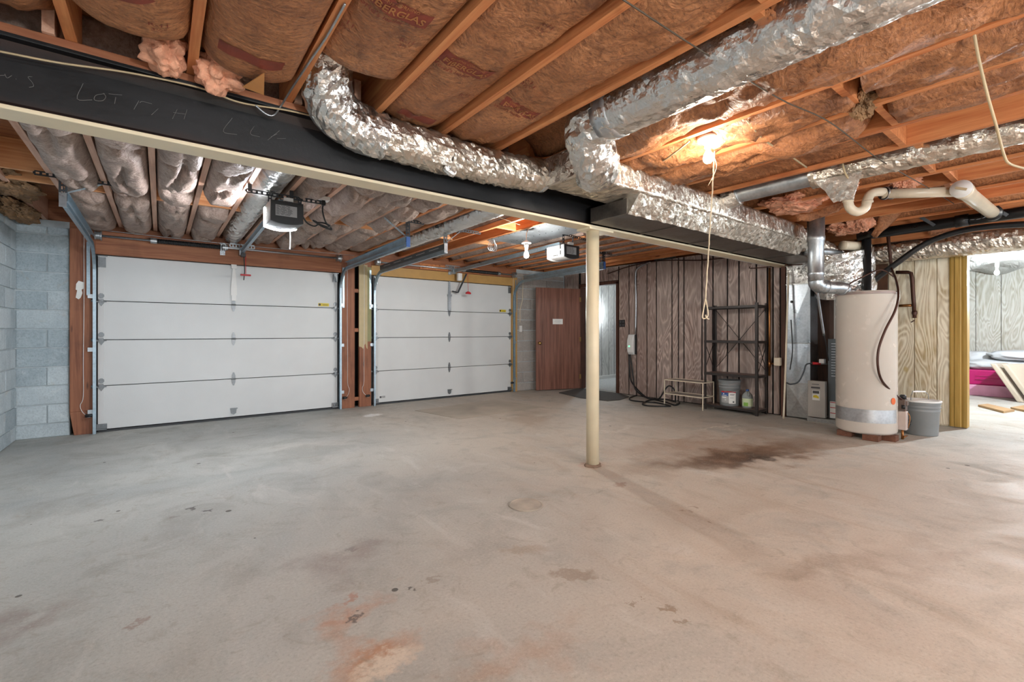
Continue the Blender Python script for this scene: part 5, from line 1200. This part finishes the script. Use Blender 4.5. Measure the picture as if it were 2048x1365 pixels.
# ---------------------------------------------------------------- little white rack
rk = thing('wire_rack', 'small white two-tier metal rack left of the shelf unit', 'rack', (6.42, 3.9, 0))
X0, X1, Y0, Y1 = 6.28, 6.58, 3.63, 4.27
for x in (X0, X1):
    for y in (Y0, Y1): MB().bar((x, y, 0), (x, y, .40), .014, .014).build('leg', M['pvc'], rk, bevel=.002)
for z in (.40, .185):
    MB().box(X0, X1, Y0, Y1, z - .008, z).build('tier', plain('tier_grey', '#a39a92', .5, .3), rk)
    MB().bar((X0, Y0, z), (X0, Y1, z), .014, .014).bar((X1, Y0, z), (X1, Y1, z), .014, .014).bar((X0, Y0, z), (X1, Y0, z), .014, .014).bar((X0, Y1, z), (X1, Y1, z), .014, .014).build('rail', M['pvc'], rk)
# ---------------------------------------------------------------- charger, cord, outlets, mat
ev = thing('wall_charger', 'white wall charger with a green light and conduit above', 'charger', (6.76, 5.26, .9))
sec = [(6.775, .745), (6.74, .735), (6.70, .78), (6.685, .87), (6.69, 1.0), (6.72, 1.10), (6.775, 1.11)]
MB().prism([(x, 5.20, z) for x, z in sec], (0, .13, 0)).build('case', M['white'], ev, bevel=.012)
MB().prism([(6.776, 5.17, .75), (6.745, 5.17, .75), (6.745, 5.17, 1.10), (6.776, 5.17, 1.10)], (0, .03, 0)).build('back_plate', M['black'], ev)
MB().lathe([(.014, 0), (.014, -.006)], (6.688, 5.275, .89), 12, 'x').build('green_light', glow('green_led', '#58e08c', 1.6), ev)
MB().tube(spline([pt(1271, 668, X=6.75), pt(1272, 600, X=6.75), pt(1271, 552, X=6.75), pt(1275, 538, X=6.74), pt(1290, 529, X=6.70), pt(1300, 525, X=6.62)], 5), .013, 10).build('conduit', M['galv'], ev, True)
cd = MB(); g = lambda x, y, z=.012: pt(x, y, Z=z)
cd.tube(spline([(6.72, 5.28, .74), (6.71, 5.24, .55), (6.70, 5.20, .35), (6.66, 5.12, .14), g(1288, 793, .02), g(1310, 800), g(1335, 806), g(1350, 811), g(1359, 806), g(1350, 800), g(1320, 795), g(1285, 790), g(1262, 795), g(1262, 801), g(1285, 804), g(1312, 806), g(1340, 812), g(1330, 813, .014), g(1295, 812), g(1285, 808), g(1300, 801, .03), g(1330, 799, .03), g(1348, 803, .03)], 8), .012, 8)
cd.tube(spline([(6.72, 5.31, .74), (6.71, 5.28, .5), (6.70, 5.23, .25), g(1292, 795, .03), g(1310, 797, .03), (6.55, 4.55, .05), (6.60, 4.42, .26), (6.60, 4.30, .20), (6.5, 4.22, .03)], 8), .012, 8)
tag(cd.build('charging_cord', M['black'], smooth=True), 'black charging cord coiled on the floor by the panel wall', 'cord')
ou = thing('outlet_box', 'black four-socket outlet plate beside the doorway', 'outlet', (6.76, 5.5, 1.3))
MB().box(6.762, 6.778, 5.44, 5.56, 1.24, 1.37).build('plate', M['black'], ou, bevel=.003)
for y in (5.47, 5.53):
    for z in (1.275, 1.335): MB().box(6.758, 6.763, y - .018, y + .018, z - .018, z + .018).build('socket', M['ink'], ou)
mt = MB(); mp = [g(1118, 787, 0), g(1160, 797, 0), g(1215, 803, 0), g(1240, 801, 0), g(1258, 795, 0), (6.75, 5.55, 0), (6.75, 6.5, 0), g(1150, 780, 0)]
mt.prism([Vector((p[0], p[1], .002)) for p in mp], (0, 0, .012)); tag(mt.build('door_mat', M['mat']), 'dark grey mat on the slab in front of the doorway', 'mat')
sw = thing('wall_button', 'white door button with its wire on the block wall', 'switch', (5.60, 7.03, 1.2))
bx = pt(1041, 658, Y=7.03)
MB().box(bx.x - .03, bx.x + .03, 7.015, 7.04, bx.z - .06, bx.z + .06).build('button_box', M['white'], sw, bevel=.004)
MB().tube([pt(1040, 645, Y=7.03), pt(1040, 620, Y=7.03), pt(1045, 600, Y=7.03), pt(1046, 550, Y=7.03)], .008, 8).build('wire', M['pvc'], sw, True)
for px, py, side, lb in ((178, 832, 1, 'safety sensor with curly wire at the left jamb'), (690, 796, -1, 'safety sensor at the foot of the red-brown post'), (736, 792, 1, 'safety sensor at the foot of the half painted post'), (1025, 766, -1, 'safety sensor at the foot of the tan jamb')):
    c = pt(px, py, Y=6.95); t = thing('door_sensor', lb, 'sensor', c, 'garage door safety sensors')
    MB().lathe([(.018, -.03), (.018, .02), (.01, .032)], c, 12, 'x').build('eye', M['black'], t, True)
    MB().bar(c + Vector((0, .0, -.01)), c + Vector((0, .045, -.01)), .03, .02).build('bracket', M['galv'], t)
    pts = [c + Vector((-.02 * side, 0, .0)), c + Vector((-.06 * side, .03, .05)), c + Vector((-.075 * side, .035, .12)), c + Vector((-.05 * side, .035, .22)), c + Vector((-.05 * side, .035, .6)), c + Vector((-.045 * side, .035, 1.2)), c + Vector((-.045 * side, .035, 2.02))]
    MB().tube(spline(pts, 5), .0028, 6).build('lead', M['white'], t, True)
# ---------------------------------------------------------------- drain cover and wires overhead
dc2 = MB().lathe([(.115, .0), (.115, .006), (.105, .008), (.1, .005), (.01, .005)], (1.926, 2.364, 0), 40).build('floor_cleanout', plain('worn_cover', '#ada294', .7, var=.25), smooth=False); tag(dc2, 'round worn drain cover set in the middle of the slab', 'drain cover')
def wire(name, pts, r, m, label, cat='wire'): return cable(name, pts, r, m, label, cat)
wire('long_wire', [pt(1235, -8, Z=2.355), pt(1400, 100, Z=2.335), pt(1560, 198, Z=2.32), pt(1660, 245, Z=2.32), pt(1760, 320, Z=2.325), pt(1860, 378, Z=2.33), pt(1908, 408, Z=2.36)], .0035, M['wire_dark'], 'long thin dark wire running diagonally under the joists')
wire('dangling_cable', [pt(1936, -10, T=1.85), pt(1946, 50, T=1.88), pt(1956, 110, T=1.92), pt(1975, 190, T=1.98), pt(1992, 250, T=2.05), pt(2008, 310, T=2.15), pt(2020, 328, T=2.2), pt(2052, 338, T=2.25)], .0055, M['wire'], 'pale cable dangling at the right edge of the ceiling', 'cable')
wire('romex_cable', [pt(1494, 240, Z=2.36), pt(1512, 264, Z=2.35), pt(1528, 280, Z=2.35), pt(1552, 296, Z=2.345), pt(1577, 310, Z=2.35), pt(1613, 335, Z=2.36)], .006, M['wire'], 'tan cable stapled across the joists right of the bulb', 'cable')
wire('romex_cable', [pt(1524, 278, Z=2.362), pt(1540, 288, Z=2.355), pt(1576, 307, Z=2.362)], .006, M['wire'], 'second tan cable beside the stapled one', 'cable')
wire('romex_cable', [pt(1378, 283, Z=2.355), pt(1350, 305, Z=2.34), pt(1320, 325, Z=2.345), pt(1288, 332, Z=2.36)], .006, M['wire'], 'tan cable drooping left of the bulb holder', 'cable')
wire('grey_cable', [pt(690, 8, Z=2.365), pt(655, 70, Z=2.365), pt(618, 125, Z=2.365), pt(585, 175, Z=2.362), pt(562, 212, Y=2.64), pt(548, 230, Y=2.645), pt(532, 228, Y=2.645), pt(510, 210, Y=2.645)], .005, M['galv'], 'grey cable stapled along the third joist', 'cable')
wire('tan_cable', [pt(-5, 102, Y=2.645), pt(120, 126, Y=2.645), pt(260, 146, Y=2.645), pt(400, 176, Y=2.645), pt(480, 205, Y=2.645), pt(580, 222, Y=2.645), pt(680, 246, Y=2.645)], .0045, M['wire'], 'tan cable along the nailer on top of the beam', 'cable')
wire('pull_wire', [pt(690, 345, T=4.0), pt(760, 360, T=4.2), pt(900, 400, T=4.6), pt(1040, 450, T=5.2)], .003, M['wire'], 'thin wire strung under the far joists')
wire('safety_wire', [(-.6, 6.88, 2.29), (.8, 6.88, 2.275), (2.3, 6.88, 2.29)], .003, M['galv'], 'thin wire strung over the left spring shaft')
wire('wall_cable', [pt(1215, 548, X=6.76), pt(1260, 533, X=6.76), pt(1320, 522, X=6.76), pt(1400, 521, X=6.75), pt(1450, 516, X=6.74)], .009, M['iron'], 'brown pipe along the top of the panel wall', 'pipe')
wire('wall_wire', [pt(1239, 640, X=6.765), pt(1240, 600, X=6.765), pt(1239, 545, X=6.765)], .004, M['pvc'], 'thin white wire rising from the black outlet')
# ---------------------------------------------------------------- storage room seen on the right
to = thing('storage_tote', 'magenta plastic tote in a pale tray by the whitewashed wall', 'tote', (11.9, 1.1, 0))
def tub(x0, x1, y0, y1, z0, z1, t=.03):
    return MB().hexa([(x0 + t, y0 + t, z0), (x1 - t, y0 + t, z0), (x1 - t, y1 - t, z0), (x0 + t, y1 - t, z0)], [(x0, y0, z1), (x1, y0, z1), (x1, y1, z1), (x0, y1, z1)])
tub(11.62, 12.1, .75, 1.66, .0, .20, .02).build('tray', plain('pink_clear_tray', '#c88fae', .35), to, bevel=.02)
tub(11.62, 12.1, .78, 1.64, .2, .47, .05).build('tub', M['magenta'], to, bevel=.02)
for z in (.30, .36): MB().box(11.625, 11.66, .9, 1.5, z, z + .015).build('rib', M['magenta'], to)
def pillow(c, s, seed, label, rot=0):
    import bmesh
    b = bmesh.new(); bmesh.ops.create_icosphere(b, subdivisions=4, radius=1)
    for v in b.verts:
        q = v.co.copy(); e = .6; q = Vector([math.copysign(abs(a) ** e, a) for a in q]) if 0 else q
        k = 1 + .14 * noise.noise(q * 2.2 + Vector((seed, 0, 0))) + .05 * noise.noise(q * 6 + Vector((0, seed, 0)))
        v.co = Vector((math.copysign(abs(q.x) ** .7, q.x) * s[0], math.copysign(abs(q.y) ** .7, q.y) * s[1], q.z * s[2])) * k
    me = bpy.data.meshes.new('pillow'); b.to_mesh(me); b.free(); me.materials.append(M['bed']); me.polygons.foreach_set('use_smooth', [True] * len(me.polygons))
    tag(link('pillow', me, c), label, 'pillow', 'bedding in the storage room')
pillow((11.86, 1.25, .56), (.22, .42, .10), 3, 'white bedding heaped in the magenta tote')
pillow((11.8, .95, .74), (.22, .40, .09), 8, 'white pillow on top of the heap of bedding')
pillow((12.0, 1.5, .68), (.16, .2, .12), 13, 'folded white sheet at the left of the bedding')
for k, lb in enumerate(('beige padded panel leaning on the tote, front one', 'beige padded panel leaning on the tote, rear one')):
    a = Vector((11.12, .876 - k * .13, 0)); L_ = Vector((-.12, .30, .62)); th = Vector((0, .075, -.03)); wd_ = Vector((.42, -.10 - .12 * k, 0))
    r0 = [a, a + th + Vector((0, 0, .03)), a + th + wd_ + Vector((0, 0, .03)), a + wd_]
    tag(MB().hexa(r0, [p + L_ for p in r0]).build('padded_panel', M['mattress'], bevel=.015), lb, 'mattress')
for pp_, lb in (([(1956, 810), (1975, 808), (2029, 820), (2007, 823)], 'thin brown board lying on the storage room floor, left'), ([(2021, 815), (2048, 811), (2085, 813), (2050, 821)], 'thin brown board lying on the storage room floor, right')):
    q = [pt(x, y, Z=.03) for x, y in pp_]
    tag(MB().prism([Vector((p[0], p[1], .003)) for p in q], (0, 0, .028)).build('loose_board', M['card']), lb, 'board', 'loose boards')
# plastic sheeting under the storage room ceiling
def sheeting():
    k = N('plastic_sheet'); v = k.co(); n = k.noise(k.vmath('MULTIPLY', v, (3, 8, 3)), 2, 4, .6, 1)
    k.bump(n, .8, .03); k.b.inputs['Transmission Weight'].default_value = .2
    return k.out('#b4b4b0', .28)
pl_ = MB(); rows = []
for j in range(24):
    y = .72 + j * .085
    rows.append([Vector((8.0 + i * .18, y, 2.30 - .06 * (i % 4 == 2) - .03 * math.sin(y * 9 + i) - .05 * noise.noise(Vector((i * .5, y * 2, 0))))) for i in range(24)])
pl_.loft(rows, False, False); o = pl_.build('plastic_sheeting', sheeting(), smooth=True); sm = o.modifiers.new('thickness', 'SOLIDIFY'); sm.thickness = .004
tag(o, 'sagging clear plastic under the storage room ceiling', 'plastic sheet')
